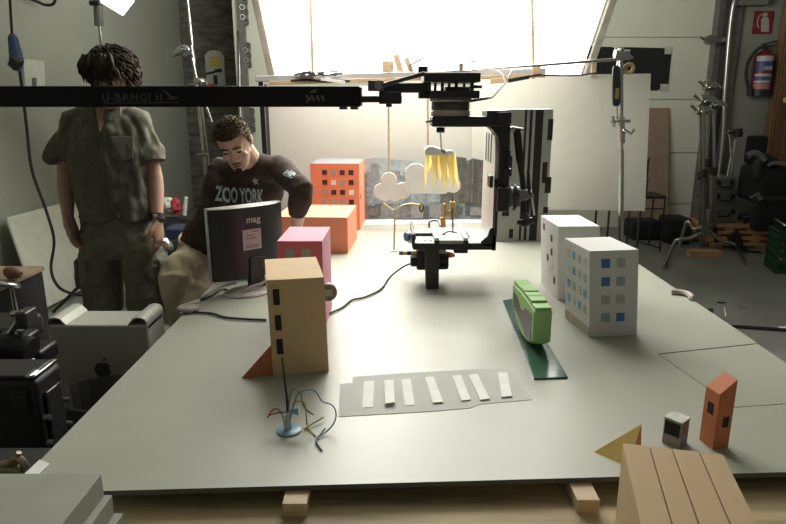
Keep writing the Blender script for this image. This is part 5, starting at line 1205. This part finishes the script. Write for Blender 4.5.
# floor: cable and bits
solo('floor_cable', MB().tube(smooth_pts([F(722, 327, .012), F(735, 326.5, .012), F(760, 328, .012), F(800, 331, .012), F(830, 334, .012)]), .012, 8), BLACKRB, 'black cable running across the grey floor right of the table', 'cable')
solo('cable_bundle', MB().tube(smooth_pts([F(671, 292, TZ + .01), F(680, 292, TZ + .012), F(688, 294, TZ + .012), F(692, 297, TZ + .012), F(691, 300, TZ + .0)]), .012, 8), bpy.data.materials['beige_cable'], 'short beige roll at the right table edge', 'cable bundle')
for nm, lab, q, m in (('white_tape', 'small white tape strip on the floor right of the table', ((724, 307, 726.5, 316)), WHITE), ('pale_stick', 'short pale stick on the floor at the right border', (778, 326.5, 800, 329.5), WHITE), ('dark_scrap', 'dark scrap on the floor close to the right table edge', (708, 308, 713.5, 312), BLACKCL), ('thin_scrap', 'thin dark strip on the floor beyond the white tape', (717, 301.5, 726, 303), BLACKCL), ('grey_scrap', 'grey thin scrap on the floor between tape and right border', (737, 305, 746, 309), GREYPL)):
    x0, y0, x1, y1 = q; z = .004
    sl = (y1 - y0) > 6
    pts = [F(x0, y0, z), F(x1 - (2 if sl else 0), y0 + (0 if sl else .6), z), F(x1, y1, z), F(x0 + (1.2 if sl else 1), y1, z)]
    solo(nm, MB().prism(pts, (0, 0, -.003)), m, lab, 'scrap', 0, 0)
# ================================================================== people
M_SKIN = mat('skin', (.40, .235, .165), .55, 0, .06, 30)
M_SKIN2 = mat('skin_pale', (.62, .41, .31), .55, 0, .06, 30)
M_HAIR = mat('dark_brown_hair', (.040, .028, .019), .75, 0, .4, 60, spec=.2)
M_HAIR2 = mat('short_brown_hair', (.105, .078, .052), .85, 0, .4, 80, spec=.12)
M_SHIRT = mat('dark_khaki_shirt_cloth', (.115, .112, .082), .9, 0, .15, 40, .15)
M_SHORT = mat('dark_olive_shorts_cloth', (.15, .143, .105), .9, 0, .15, 40, .15)
M_SWEAT = mat('dark_brown_sweater_cloth', (.046, .031, .023), .95, 0, .15, 60, .2)
M_PANTS = mat('beige_khaki_cloth', (.44, .38, .26), .9, 0, .08, 30, .1)
M_SHOE = mat('dark_shoe', (.02, .02, .02), .6)
def remesh(mb, voxel, smooth_it=4, fac=.5, wrinkle=None, name='m', mats=None):
    """Fuse the shapes of MB into one closed surface."""
    o = link('tmp', mkmesh('tmp', mb, [], 0))
    m = o.modifiers.new('r', 'REMESH'); m.mode = 'VOXEL'; m.voxel_size = voxel; m.use_smooth_shade = True
    s = o.modifiers.new('s', 'SMOOTH'); s.factor = fac; s.iterations = smooth_it
    dg = bpy.context.evaluated_depsgraph_get(); me = bpy.data.meshes.new_from_object(o.evaluated_get(dg))
    bpy.data.objects.remove(o)
    if wrinkle:
        nrm = [v.normal.copy() for v in me.vertices]
        for v, n in zip(me.vertices, nrm): v.co += n * wrinkle(v.co)
    me.materials.clear()
    for mm in mats: me.materials.append(mm)
    me.polygons.foreach_set('use_smooth', [True] * len(me.polygons)); me.update()
    me.name = name
    return me
def put(parent, name, me):
    Mi = rootm(parent).inverted(); me.transform(Mi); return link(name, me, 0, parent)
def hand(b, wrist, d, n, thumb, curl=18, sc=1.0):
    """wrist point, direction of the fingers, palm normal, thumb side vector."""
    d = V(d).normalized(); n = (V(n) - d * V(n).dot(d)).normalized(); s = V(thumb) - d * V(thumb).dot(d); s = (s - n * s.dot(n)).normalized()
    w = V(wrist); up = s
    b.tube([w - d * .02 * sc, w + d * .02 * sc, w + d * .055 * sc, w + d * .09 * sc, w + d * .10 * sc], [(.027 * sc, .019 * sc), (.031 * sc, .017 * sc), (.040 * sc, .016 * sc), (.041 * sc, .014 * sc), (.034 * sc, .009 * sc)], 14, up=up)
    for k, (off, L, r) in enumerate(((.029, .072, .0088), (.010, .080, .0092), (-.010, .074, .0088), (-.028, .058, .0078))):
        p = w + d * .086 * sc + s * off * sc; dd = (d + s * off * 1.6).normalized(); pts = [p - dd * .02 * sc, p]; rr_ = [r * sc, r * sc]
        a = 0
        for j, f in enumerate((.46, .31, .23)):
            a += rad(curl * (1.0 + .12 * k) * (.6 if j == 0 else 1))
            q = dd * math.cos(a) + n * math.sin(a); p = p + q * (L * f * sc); pts.append(p); rr_.append(r * sc * (.95, .86, .7)[j])
        b.tube(pts, rr_, 10, up=s)
    p = w + d * .025 * sc + s * .024 * sc; q = (d * .75 + s * .62 + n * .30).normalized(); q2 = (d * .95 + s * .22 + n * .35).normalized()
    b.tube([p - q * .015 * sc, p + q * .035 * sc, p + q * .035 * sc + q2 * .028 * sc, p + q * .035 * sc + q2 * .05 * sc], [.0135 * sc, .0115 * sc, .0102 * sc, .0075 * sc], 10, up=n)
def head(b, M, sc=1.0):
    """Head facing -Y, centre at eye level; M places it."""
    rings = [(-.118, .020, -.078, -.040), (-.110, .034, -.090, -.015), (-.095, .046, -.092, .005), (-.07, .055, -.087, .030), (-.045, .062, -.084, .055), (-.02, .068, -.080, .078),
             (0, .072, -.078, .088), (.02, .074, -.084, .094), (.04, .0755, -.086, .097), (.065, .073, -.078, .094), (.085, .064, -.062, .084), (.102, .048, -.040, .064), (.113, .028, -.015, .040), (.118, .010, .004, .020)]
    n = 24; vs = []
    for z, hw, yf, yb in rings:
        cy = (yf + yb) / 2; hy = (yb - yf) / 2
        for j in range(n):
            a = 2 * PI * j / n; ca, sa = math.cos(a), math.sin(a)
            vs.append((hw * (abs(ca) ** .85) * (1 if ca >= 0 else -1), cy + hy * (abs(sa) ** .92) * (1 if sa >= 0 else -1), z))
    k = len(rings)
    T = M @ Matrix.Diagonal((sc, sc, sc, 1))
    b.add(vs, [(i * n + j, i * n + (j + 1) % n, (i + 1) * n + (j + 1) % n, (i + 1) * n + j) for i in range(k - 1) for j in range(n)] + [tuple(range(n - 1, -1, -1)), tuple(range((k - 1) * n, k * n))], T)
    b.tube([(0, -.078, .012), (0, -.090, -.010), (0, -.105, -.034), (0, -.088, -.044)], [.008, .0095, .0125, .010], 10, M=T)         # nose
    for s in (-1, 1):
        b.ell((s * .011, -.090, -.040), (.008, .010, .006), 10, 6, M=T)
        b.tube([(s * .010, -.083, .020), (s * .03, -.084, .024), (s * .052, -.070, .018)], [.006, .008, .006], 8, M=T)                # brow
        b.ell((s * .032, -.0735, .0), (.015, .011, .010), 12, 8, M=T)                                                                # closed-down lids
        b.ell((s * .042, -.066, -.030), (.020, .018, .018), 12, 8, M=T)                                                              # cheek
        b.ell((s * .0745, .012, -.010), (.008, .018, .030), 12, 8, M=T @ Matrix.Translation((0, 0, 0)))                              # ear
        b.tube([(s * .074, .0, -.03), (s * .084, .02, -.01), (s * .083, .02, .012), (s * .075, .004, .016)], .005, 8, M=T)
    b.tube([(-.022, -.085, -.068), (0, -.094, -.0645), (.022, -.085, -.068)], [.004, .006, .004], 8, M=T)
    b.tube([(-.019, -.086, -.076), (0, -.094, -.077), (.019, -.086, -.076)], [.004, .0065, .004], 8, M=T)
    b.ell((0, -.085, -.103), (.020, .014, .014), 12, 8, M=T)
def wr(amp, f, seed=0, dirz=1.0):
    def fn(c):
        p = V((c.x * f, c.y * f, c.z * f * dirz)) + V((seed, 0, 0))
        return amp * (noise.noise(p) + .5 * noise.noise(p * 2.3) - .3 * abs(noise.noise(p * 1.3 + V((9, 2, 1)))))
    return fn
def facebits(t, T, hairm, eyes=True):
    for s in (-1, 1):
        part(t, 'eyebrow', MB().tube([(s * .012, -.0915, .021), (s * .03, -.0935, .027), (s * .050, -.080, .021)], [.0035, .0045, .003], 8, M=T), hairm, world=True)
        part(t, 'eye', MB().ell((s * .032, -.0815, -.003), (.0125, .0055, .0045), 12, 8, M=T), mat('dark_eye', (.03, .02, .018), .2), world=True)
    b = MB().tube([(-.021, -.0905, -.0715), (-.008, -.099, -.0705), (0, -.0995, -.0712), (.008, -.099, -.0705), (.021, -.0905, -.0715)], [.002, .0042, .0045, .0042, .002], 8, M=T)
    part(t, 'lips', b, mat('lip_skin', (.30, .13, .105), .5), world=True)
# ------------------------------------------------------------ standing man
ox, oy = -1.335, 3.0
t = thing('person', 'person standing at the left in a dark khaki shirt and cargo shorts', 'person', (ox, oy, 0))
W = lambda x, y, z: V((ox + x, oy + y, z))
TH = Matrix.Translation(W(.062, -.035, 1.572)) @ Matrix.Rotation(rad(-6), 4, 'Z') @ Matrix.Rotation(rad(14), 4, 'X')
b = MB(); head(b, TH)
b.tube([W(0, .02, 1.36), W(.015, .01, 1.45), W(.045, -.005, 1.53)], [.066, .057, .058], 14)
torso = [(.80, .15, .11, .0), (.90, .165, .115, .0), (1.0, .15, .105, .0), (1.12, .15, .105, .0), (1.25, .16, .11, .0), (1.35, .145, .10, .005), (1.41, .10, .075, .01), (1.46, .055, .055, .015)]
b.tube([W(0, y, z) for z, _, _, y in torso], [(a, c) for _, a, c, _ in torso], 20, up=(1, 0, 0))
arms = {-1: [(-.165, .01, 1.405), (-.198, .01, 1.30), (-.228, .01, 1.10), (-.205, -.06, .955)], 1: [(.145, .01, 1.395), (.168, .01, 1.29), (.190, .02, 1.11), (.214, -.05, .935)]}
for s, a in arms.items():
    p = smooth_pts([W(*q) for q in a], 4)
    n = len(p); b.tube(p, [(.045, .044, .045, .046, .045, .043, .042, .041, .042, .040, .036, .031, .027)[min(12, i)] for i in range(n)], 14)
hand(b, W(-.205, -.06, .955), (.28, -.22, -.93), (.9, -.1, .25), (.15, -1, .1), 16, 1.12)
hand(b, W(.214, -.05, .935), (.02, -.12, -1), (-.9, .1, 0), (-.1, -1, 0), 20, 1.12)
legs = {-1: [(-.085, .0, .86), (-.095, -.01, .68), (-.105, -.01, .47), (-.11, .015, .30), (-.115, .03, .09)], 1: [(.085, .0, .86), (.10, -.005, .68), (.11, -.005, .47), (.115, .02, .30), (.12, .03, .09)]}
for s, a in legs.items():
    b.tube([W(*q) for q in a], [.088, .078, .056, .054, .038], 16)
    f = a[-1]; b.tube([W(f[0], f[1] + .03, .05), W(f[0], f[1] - .04, .052), W(f[0] + .01 * s, f[1] - .13, .04), W(f[0] + .015 * s, f[1] - .19, .03)], [(.036, .036), (.038, .04), (.04, .03), (.03, .02)], 12, up=(1, 0, 0))
put(t, 'body', remesh(b, .006, 3, .5, None, 'body', [M_SKIN]))
# shirt
b = MB()
sh = [(.925, .188, .138, -.005), (.97, .182, .132, -.004), (1.06, .176, .130, -.008), (1.15, .182, .134, -.008), (1.25, .188, .138, -.004), (1.33, .188, .132, .004), (1.385, .168, .118, .012), (1.43, .115, .092, .018), (1.465, .078, .076, .018)]
b.tube([W(0, y, z) for z, _, _, y in sh], [(a, c) for _, a, c, _ in sh], 28, up=(1, 0, 0))
for s, a in arms.items():
    q = [W(s * .09, .012, 1.405), W(a[0][0] - s * .008, .01, 1.385), W(a[1][0] + s * .0, .01, 1.30), W((a[1][0] + a[2][0]) / 2 + s * .008, .01, 1.235), W((a[1][0] * .4 + a[2][0] * .6) + s * .012, .0, 1.195)]
    b.tube(q, [.060, .066, .068, .070, .073], 18)
wf = wr(.017, 9, 3, .7); wf2 = wr(.018, 15, 11, .45)
def shirtw(c):
    k = 1 - min(1, max(0, (c.z - 1.36) / .08)); return wf(c) * (.4 + .6 * k) + wf2(c) * k
shirt = put(t, 'shirt', remesh(b, .0065, 3, .5, shirtw, 'shirt', [M_SHIRT]))
me = shirt.data; bv = BVHTree.FromPolygons([shirt.matrix_world @ v.co + V((ox, oy, 0)) * 0 for v in me.vertices], [tuple(p.vertices) for p in me.polygons])
def onto(bv, x, z, off=.003, y0=-1.0):                   # local point on the front of a garment
    h_ = bv.ray_cast(V((x, y0, z)), V((0, 1, 0))); return (h_[0] + V((0, -off, 0))) if h_[0] is not None else V((x, -.12, z))
pl = [onto(bv, .012 + .010 * math.sin((1.40 - z) * 8), z, .005) for z in [1.40 - .03 * k for k in range(15)]]
part(shirt, 'button_placket', MB().tube(pl, .006, 8, flat=(1, .6)), M_SHIRT)
pk = [onto(bv, x, z, .008) for x, z in ((.065, 1.325), (.150, 1.32), (.152, 1.225), (.11, 1.212), (.068, 1.228))]
part(shirt, 'chest_pocket', MB().prism(pk, (0, .006, 0)), M_SHIRT, .001, 0)
for s in (-1, 1):
    q = [V((s * .030 + .012, -.078, 1.452)), V((s * .085 + .006, -.050, 1.462)), V((s * .095 + .008, -.078, 1.415)), V((s * .055 + .012, -.112, 1.388)), V((s * .018 + .014, -.105, 1.405))]
    part(shirt, 'collar_flap', MB().prism(q, (0, .012, .004)), M_SHIRT, .002, 0)
q = [(-.028, -.098, 1.452), (.055, -.098, 1.452), (.016, -.128, 1.375)]
# skin showing in the open neck
part(t, 'open_neck', MB().prism([onto(bv, .022 + dx, z, .012) for dx, z in ((-.030, 1.448), (.034, 1.448), (.004, 1.345))], (0, .004, 0)), M_SKIN, 0, 0)
# shorts
b = MB()
st = [(.74, .10, .10, 0), (.80, .172, .125, 0), (.88, .178, .126, 0), (.945, .166, .118, 0)]
b.tube([W(0, y, z) for z, _, _, y in st], [(a, c) for _, a, c, _ in st], 24, up=(1, 0, 0))
for s in (-1, 1):
    b.tube([W(s * .088, 0, .86), W(s * .098, -.005, .76), W(s * .104, -.005, .62), W(s * .110, -.008, .50), W(s * .111, -.008, .465)], [(.092, .115), (.097, .115), (.094, .104), (.098, .10), (.098, .10)], 20, up=(1, 0, 0))
    b.tube([W(s * .19, .01, .74), W(s * .205, .01, .72), W(s * .207, .01, .60), W(s * .195, .01, .57)], [(.01, .05), (.018, .07), (.018, .07), (.01, .05)], 10, up=(1, 0, 0))
shorts = put(t, 'shorts', remesh(b, .0065, 3, .5, wr(.010, 12, 21), 'shorts', [M_SHORT]))
bv2 = BVHTree.FromPolygons([v.co.copy() for v in shorts.data.vertices], [tuple(p.vertices) for p in shorts.data.polygons])
for s in (-1, 1):
    pk = [onto(bv2, x, z, .004) for x, z in ((s * .125, .735), (s * .19, .735), (s * .195, .60), (s * .125, .60))]
    if s > 0: pk.reverse()
    part(shorts, 'cargo_pocket', MB().prism(pk, (0, .008, 0)), M_SHORT, .002, 0)
    pk = [onto(bv2, x, z, .007) for x, z in ((s * .122, .745), (s * .193, .745), (s * .193, .70), (s * .122, .70))]
    part(shorts, 'pocket_flap', MB().prism(pk, (0, .008, 0)), M_SHORT, .002, 0)
for s in (-1, 1):
    f = legs[s][-1]; b = MB().tube([W(f[0], f[1] + .055, .04), W(f[0], f[1] + .02, .045), W(f[0], f[1] - .05, .05), W(f[0] + .01 * s, f[1] - .14, .04), W(f[0] + .015 * s, f[1] - .215, .028)], [(.03, .036), (.045, .045), (.047, .05), (.05, .04), (.035, .026)], 14, up=(1, 0, 0)); b.tube([W(f[0], f[1] + .01, .05), W(f[0], f[1] + .0, .13)], [.046, .047], 14)
    b.v = [V((p.x, p.y, max(p.z, .001))) for p in b.v]; part(t, 'shoe', b, M_SHOE, world=True)
part(t, 'wristwatch', MB().tube([W(.213, -.038, .955), W(.215, -.050, .928)], [.033, .033], 16), BLACKRB, world=True)
# shaggy hair
rh = random.Random(5); b = MB()
Th = TH
vs = []; n, m = 40, 20
for i in range(m + 1):
    for j in range(n):
        az = 2 * PI * j / n; fr = max(0, -math.sin(az)); e0 = -PI * .22 + PI * .36 * min(1, fr * 1.6); el = e0 + (PI / 2 - e0) * i / m; o = V((math.cos(el) * math.cos(az), math.cos(el) * math.sin(az), math.sin(el)))
        q = V((o.x * .094, .014 + o.y * .108, .038 + o.z * .092))
        k = noise.noise(q * 28) * .016 + noise.noise(q * 60) * .006; vs.append(q + o * k)
b.add(vs, [(i * n + j, i * n + (j + 1) % n, (i + 1) * n + (j + 1) % n, (i + 1) * n + j) for i in range(m) for j in range(n)] + [tuple(range(m * n, m * n + n))], Th)
for k in range(520):
    az = rh.uniform(0, 2 * PI); el = rh.uniform(-.45, 1.5)
    o = V((math.cos(el) * math.cos(az), math.cos(el) * math.sin(az), math.sin(el)))
    if o.y < -.45 and o.z < .10: continue
    p0 = V((0, .014, .038)) + V((o.x * .090, o.y * .104, o.z * .088))
    tang = V((0, 0, -1)) + o * o.z; tang = tang.normalized() if tang.length > .05 else V((1, 0, 0))
    side = o.cross(tang); tang = (tang + side * rh.uniform(-.6, .6) + V((.3, 0, 0))).normalized(); ph = rh.uniform(0, 6.28)
    L = rh.uniform(.03, .062); pts = []
    for q in range(6):
        f = q / 5; pts.append(p0 + tang * L * f + o * (.012 * math.sin(f * 2.6) + .006) + side * (.007 * math.sin(ph + f * 5)) + o * (.007 * math.cos(ph + f * 5)))
    b.tube(pts, [.0055, .0062, .006, .005, .0036, .001], 5, M=Th)
for k in range(44):
    x = -.078 + .156 * (k % 15) / 14 + rh.uniform(-.010, .010); z = .0 + rh.uniform(-.012, .03)
    bw = rh.uniform(-.008, .012); pts = [(x * .8, -.075, .115 + bw), (x * .95 + .004 + bw, -.104 - bw, .082), (x + .008 - bw, -.104 - bw * .8, .052), (x + .018 + bw * 2, -.098, z)]; b.tube(smooth_pts(pts, 3), [.007, .0075, .0075, .007, .0065, .006, .0055, .005, .003, .001], 6, M=Th)
part(t, 'hair', b, M_HAIR, 0, 60, world=True)
facebits(t, TH, M_HAIR)
# ------------------------------------------------------------ man bending over the monitor
t = thing('person', 'person seated behind the monitor in a dark brown lettered sweater, looking down', 'person', (-.80, 3.0, 0))
A = lambda px, py, Y: P(px, py, Y)
hc = A(234.5, 142, 2.74)
TH = Matrix.Translation(hc) @ Matrix.Rotation(rad(-2), 4, 'Z') @ Matrix.Rotation(rad(-9), 4, 'Y') @ Matrix.Rotation(rad(33), 4, 'X') @ Matrix.Scale(.90, 4)
b = MB(); head(b, TH, 1)
nb = V((-.655, 2.93, 1.19))
b.tube([V((-.65, 2.95, 1.12)), nb, TH @ V((0, .035, -.06))], [.07, .060, .058], 14)
pel = V((-.95, 3.09, .70))
tor = [pel + V((-.0, .02, -.04)), pel + V((.02, .0, .08)), V((-.80, 3.06, .92)), V((-.72, 3.0, 1.06)), V((-.665, 2.96, 1.14)), V((-.65, 2.94, 1.19))]
b.tube(tor, [(.13, .09), (.13, .09), (.125, .09), (.13, .085), (.11, .065), (.055, .05)], 20, up=(1, 0, 0))
shR = A(281, 170, 2.90); elR = A(301, 189, 2.74); wrR = A(300, 222, 2.78)
shL = A(220, 172, 2.92); elL = V((-.845, 2.80, .92)); wrL = V((-.735, 2.78, .825))
hR = A(296.5, 229, 2.84)
b.tube(smooth_pts([shR, shR.lerp(elR, .5), elR, elR.lerp(hR, .55), hR], 4), [.038] * 4 + [.036] * 4 + [.036, .037, .037, .036, .034, .032, .030, .028, .026], 14)
hand(b, hR, (-.05, .25, -.95), (-.5, .8, 0), (-.8, -.4, 0), 22, 1.05)
b.tube(smooth_pts([shL, shL.lerp(elL, .5), elL, elL.lerp(wrL, .5), wrL], 4), [.038] * 4 + [.036] * 4 + [.036, .037, .037, .036, .034, .032, .030, .028, .026], 14)
hand(b, wrL, (.80, -.1, -.55), (.0, -.1, -1), (-.1, -1, 0), 12, 1.05)
kn1 = V((-.99, 2.755, .70)); an1 = V((-.97, 2.86, .09)); hip1 = V((-.995, 3.09, .705))
kn2 = V((-.905, 2.73, .56)); an2 = V((-.90, 2.90, .09)); hip2 = V((-.915, 3.10, .70))
for h_, k_, a_ in ((hip1, kn1, an1), (hip2, kn2, an2)):
    b.tube(smooth_pts([h_, h_.lerp(k_, .5), k_, k_.lerp(a_, .45) + V((0, .02, 0)), a_], 3), [.082, .08, .077, .072, .068, .06, .056, .054, .052, .048, .042, .038, .036], 14)
    b.tube([a_ + V((0, .04, -.04)), a_ + V((0, -.03, -.038)), a_ + V((0, -.13, -.05)), a_ + V((0, -.18, -.058))], [(.034, .036), (.036, .04), (.038, .03), (.028, .02)], 12, up=(1, 0, 0))
put(t, 'body', remesh(b, .006, 3, .5, None, 'body', [M_SKIN2]))
# sweater
b = MB()
b.tube([pel + V((.01, .02, .05)), pel + V((.03, .0, .10)), V((-.80, 3.055, .92)), V((-.705, 2.995, 1.05)), V((-.665, 2.955, 1.13)), V((-.655, 2.94, 1.175)), V((-.652, 2.93, 1.205))], [(.143, .12), (.142, .12), (.15, .125), (.18, .125), (.160, .100), (.110, .08), (.075, .07)], 26, up=(1, 0, 0))
b.tube([shL.lerp(shR, .12), shL.lerp(shR, .35) + V((0, .0, .012)), shL.lerp(shR, .65) + V((0, .0, .012)), shL.lerp(shR, .88)], [.058, .068, .068, .058], 16)
for s_, e_, w_ in ((shR, elR, elR.lerp(hR, .62)), (shL, elL, elL.lerp(wrL, .8))):
    b.tube(smooth_pts([s_.lerp(nb, .25), s_, s_.lerp(e_, .5), e_, e_.lerp(w_, .6), w_], 3), [.056, .059, .060, .060, .059, .058, .057, .056, .055, .054, .053, .052, .050, .047, .044, .042], 16)
sweater = put(t, 'sweater', remesh(b, .0065, 4, .5, wr(.009, 11, 31), 'sweater', [M_SWEAT]))
swv = [V((-.80, 3.0, 0)) + v.co for v in sweater.data.vertices]
bvS = BVHTree.FromPolygons(swv, [tuple(p.vertices) for p in sweater.data.polygons])
# neckband, cuffs
nd = (TH.to_3x3() @ V((0, 0, 1))); b = MB().torus(V((-.652, 2.925, 1.20)), .070, .013, (0.05, -.45, 1), 28, 8); part(sweater, 'neckband', b, M_SWEAT, world=True)
# chest lettering and star, pressed on the sweater
c = A(234, 193.5, 2.75)
MT = Matrix.Translation(c) @ Matrix.Rotation(rad(3), 4, 'Y') @ Matrix.Rotation(rad(75.6), 4, 'X')
M_PRT = mat('washed_blue_print', (.44, .52, .55), .8, 0, .25, 90)
letters('ZOO YORK', .090, MT, M_PRT, 'chest_lettering', t, bold=.0030, surface=bvS, extrude=0, condense=.42, shift=.004)
c = A(249.5, 178, 2.75); M2 = Matrix.Translation(c) @ Matrix.Rotation(rad(75.6), 4, 'X')
def decal(nm, polys, M, m, par, off=.004):
    b = MB(); d = (M.to_3x3() @ V((0, 0, -1))).normalized()
    for pl in polys:
        o = []
        for x, y in pl:
            w = M @ V((x, y, 0)); h_ = bvS.ray_cast(w - d * .3, d); o.append((h_[0] if h_[0] is not None else w) - d * off)
        b.add(o, [tuple(range(len(o)))])
    part(par, nm, b, m, 0, 0, world=True)
s5 = []
for k in range(10): r = .016 if k % 2 == 0 else .007; a = PI / 2 + .2 + k * PI / 5; s5.append((r * math.cos(a), r * math.sin(a) * 1.15))
decal('star_print', [[s5[(k - 1) % 10], s5[k], s5[(k + 1) % 10], (0, 0)] for k in range(0, 10, 2)], M2, mat('cream_print', (.42, .38, .28), .8), sweater)
c = A(289, 173, 2.75); M3 = Matrix.Translation(c) @ Matrix.Rotation(rad(75.6), 4, 'X') @ Matrix.Rotation(rad(-25), 4, 'Z')
decal('sleeve_print', [[(-.028, -.012), (-.020, .014), (-.012, .016), (-.010, -.008)], [(-.010, .004), (.0, .018), (.006, .016), (-.003, -.012)], [(.0, -.010), (.008, .016), (.026, .012), (.028, -.006), (.018, .002), (.012, -.012)], [(-.028, -.018), (.026, -.016), (.026, -.012), (-.028, -.014)]], M3, M_PRT, sweater)
# trousers
b = MB(); b.tube([pel + V((.0, .03, -.06)), pel + V((0, .02, 0)), pel + V((.02, 0, .10))], [(.145, .11), (.152, .125), (.148, .12)], 22, up=(1, 0, 0))
for h_, k_, a_ in ((hip1, kn1, an1), (hip2, kn2, an2)):
    e_ = k_.lerp(a_, .93)
    b.tube(smooth_pts([h_, h_.lerp(k_, .5), k_ + V((0, 0, .004)), k_.lerp(e_, .45) + V((0, .02, 0)), e_], 3), [.09, .09, .09, .088, .086, .080, .076, .074, .072, .070, .068, .066, .064], 18)
put(t, 'trousers', remesh(b, .0065, 3, .5, wr(.013, 11, 51), 'trousers', [M_PANTS]))
for a_ in (an1, an2):
    b = MB().tube([a_ + V((0, .055, -.05)), a_ + V((0, .02, -.045)), a_ + V((0, -.05, -.04)), a_ + V((0, -.14, -.05)), a_ + V((0, -.21, -.06))], [(.03, .03), (.045, .042), (.047, .048), (.05, .038), (.034, .026)], 14, up=(1, 0, 0)); b.v = [V((p.x, p.y, max(p.z, .001))) for p in b.v]; part(t, 'shoe', b, M_SHOE, world=True)
# short hair, eyebrows, goatee
b = MB(); rh = random.Random(8)
vs = []; n, m = 44, 22
for i in range(m + 1):
    el = -PI * .30 + (PI * .80) * i / m
    for j in range(n):
        az = 2 * PI * j / n; ca, sa = math.cos(az), math.sin(az)
        front = max(0, -sa); lim = -.012 if sa > -.2 else -.012 + .085 * min(1, (front - .2) / .35)
        o = V((.081 * math.cos(el) * ca, .006 + .101 * math.cos(el) * sa, 0.028 + .091 * math.sin(el)))
        o.z = max(o.z, lim - (.04 if sa > .45 else 0))
        k = noise.noise(o * 90) * .004 + noise.noise(o * 45) * .004
        vs.append(o + o.normalized() * (k + .003))
b.add(vs, [(i * n + j, i * n + (j + 1) % n, (i + 1) * n + (j + 1) % n, (i + 1) * n + j) for i in range(m) for j in range(n)] + [tuple(range(m * n, m * n + n))], TH)
for k in range(420):
    az = rh.uniform(0, 2 * PI); el = rh.uniform(.05, 1.5); o = V((math.cos(el) * math.cos(az), math.cos(el) * math.sin(az), math.sin(el)))
    if o.y < -.5 and o.z < .55: continue
    p0 = V((0, .006, .028)) + V((o.x * .081, o.y * .101, o.z * .091)); q = V((rh.uniform(-.5, .5), -.5 + rh.uniform(-.4, .4), rh.uniform(-.2, .4)))
    b.tube([p0, p0 + o * .007 + q * .006, p0 + o * .010 + q * .016], [.0035, .0028, .0008], 5, M=TH)
part(t, 'hair', b, M_HAIR2, 0, 50, world=True)
facebits(t, TH, M_HAIR2)
b = MB().tube([(-.012, -.0945, -.094), (0, -.100, -.090), (.012, -.0945, -.094)], [.006, .008, .006], 8, M=TH); b.ell((0, -.093, -.110), (.018, .012, .012), 10, 8, M=TH); b.tube([(-.022, -.092, -.058), (0, -.0995, -.0545), (.022, -.092, -.058)], [.0022, .0032, .0022], 6, M=TH)
part(t, 'goatee', b, M_HAIR, world=True)
# stool
t = thing('stool', 'stool under the seated person behind the monitor', 'stool', (-.965, 3.10, 0))
part(t, 'seat', MB().lathe([(.13, .575), (.14, .585), (.14, .60), (.13, .61)], n=32), BLACKPL)
for k in range(4): an = PI / 4 + PI / 2 * k; part(t, 'leg', MB().tube([(.09 * math.cos(an), .09 * math.sin(an), .575), (.15 * math.cos(an), .15 * math.sin(an), 0)], .012, 8), BLACK)
part(t, 'foot_ring', MB().torus((0, 0, .22), .128, .008, (0, 0, 1), 28, 8), BLACK)
# ================================================================== light
w = bpy.data.worlds.new('dim_hall'); scene.world = w; w.use_nodes = True
w.node_tree.nodes['Background'].inputs['Color'].default_value = (1.0, 1.0, .93, 1); w.node_tree.nodes['Background'].inputs['Strength'].default_value = .13
def area(name, loc, aim, size, power, col=(1, .96, .9), sy=None):
    l = bpy.data.lights.new(name, 'AREA'); l.energy = power; l.color = col; l.size = size
    if sy: l.shape = 'RECTANGLE'; l.size_y = sy
    o = bpy.data.objects.new(name, l); COL.objects.link(o); o.location = loc
    o.rotation_euler = (V(aim) - V(loc)).to_track_quat('-Z', 'Y').to_euler(); return o
area('overhead_fill', (.4, 2.8, 3.55), (.4, 2.8, 0), 1.8, 5)  # added as overhead fill light, no fixture is modelled there
vs_ = scene.view_settings
scene.display_settings.display_device = 'sRGB'
vs_.view_transform = 'Standard'; vs_.look = 'None'; vs_.exposure = 0.12; vs_.gamma = 1.0; vs_.use_curve_mapping = False
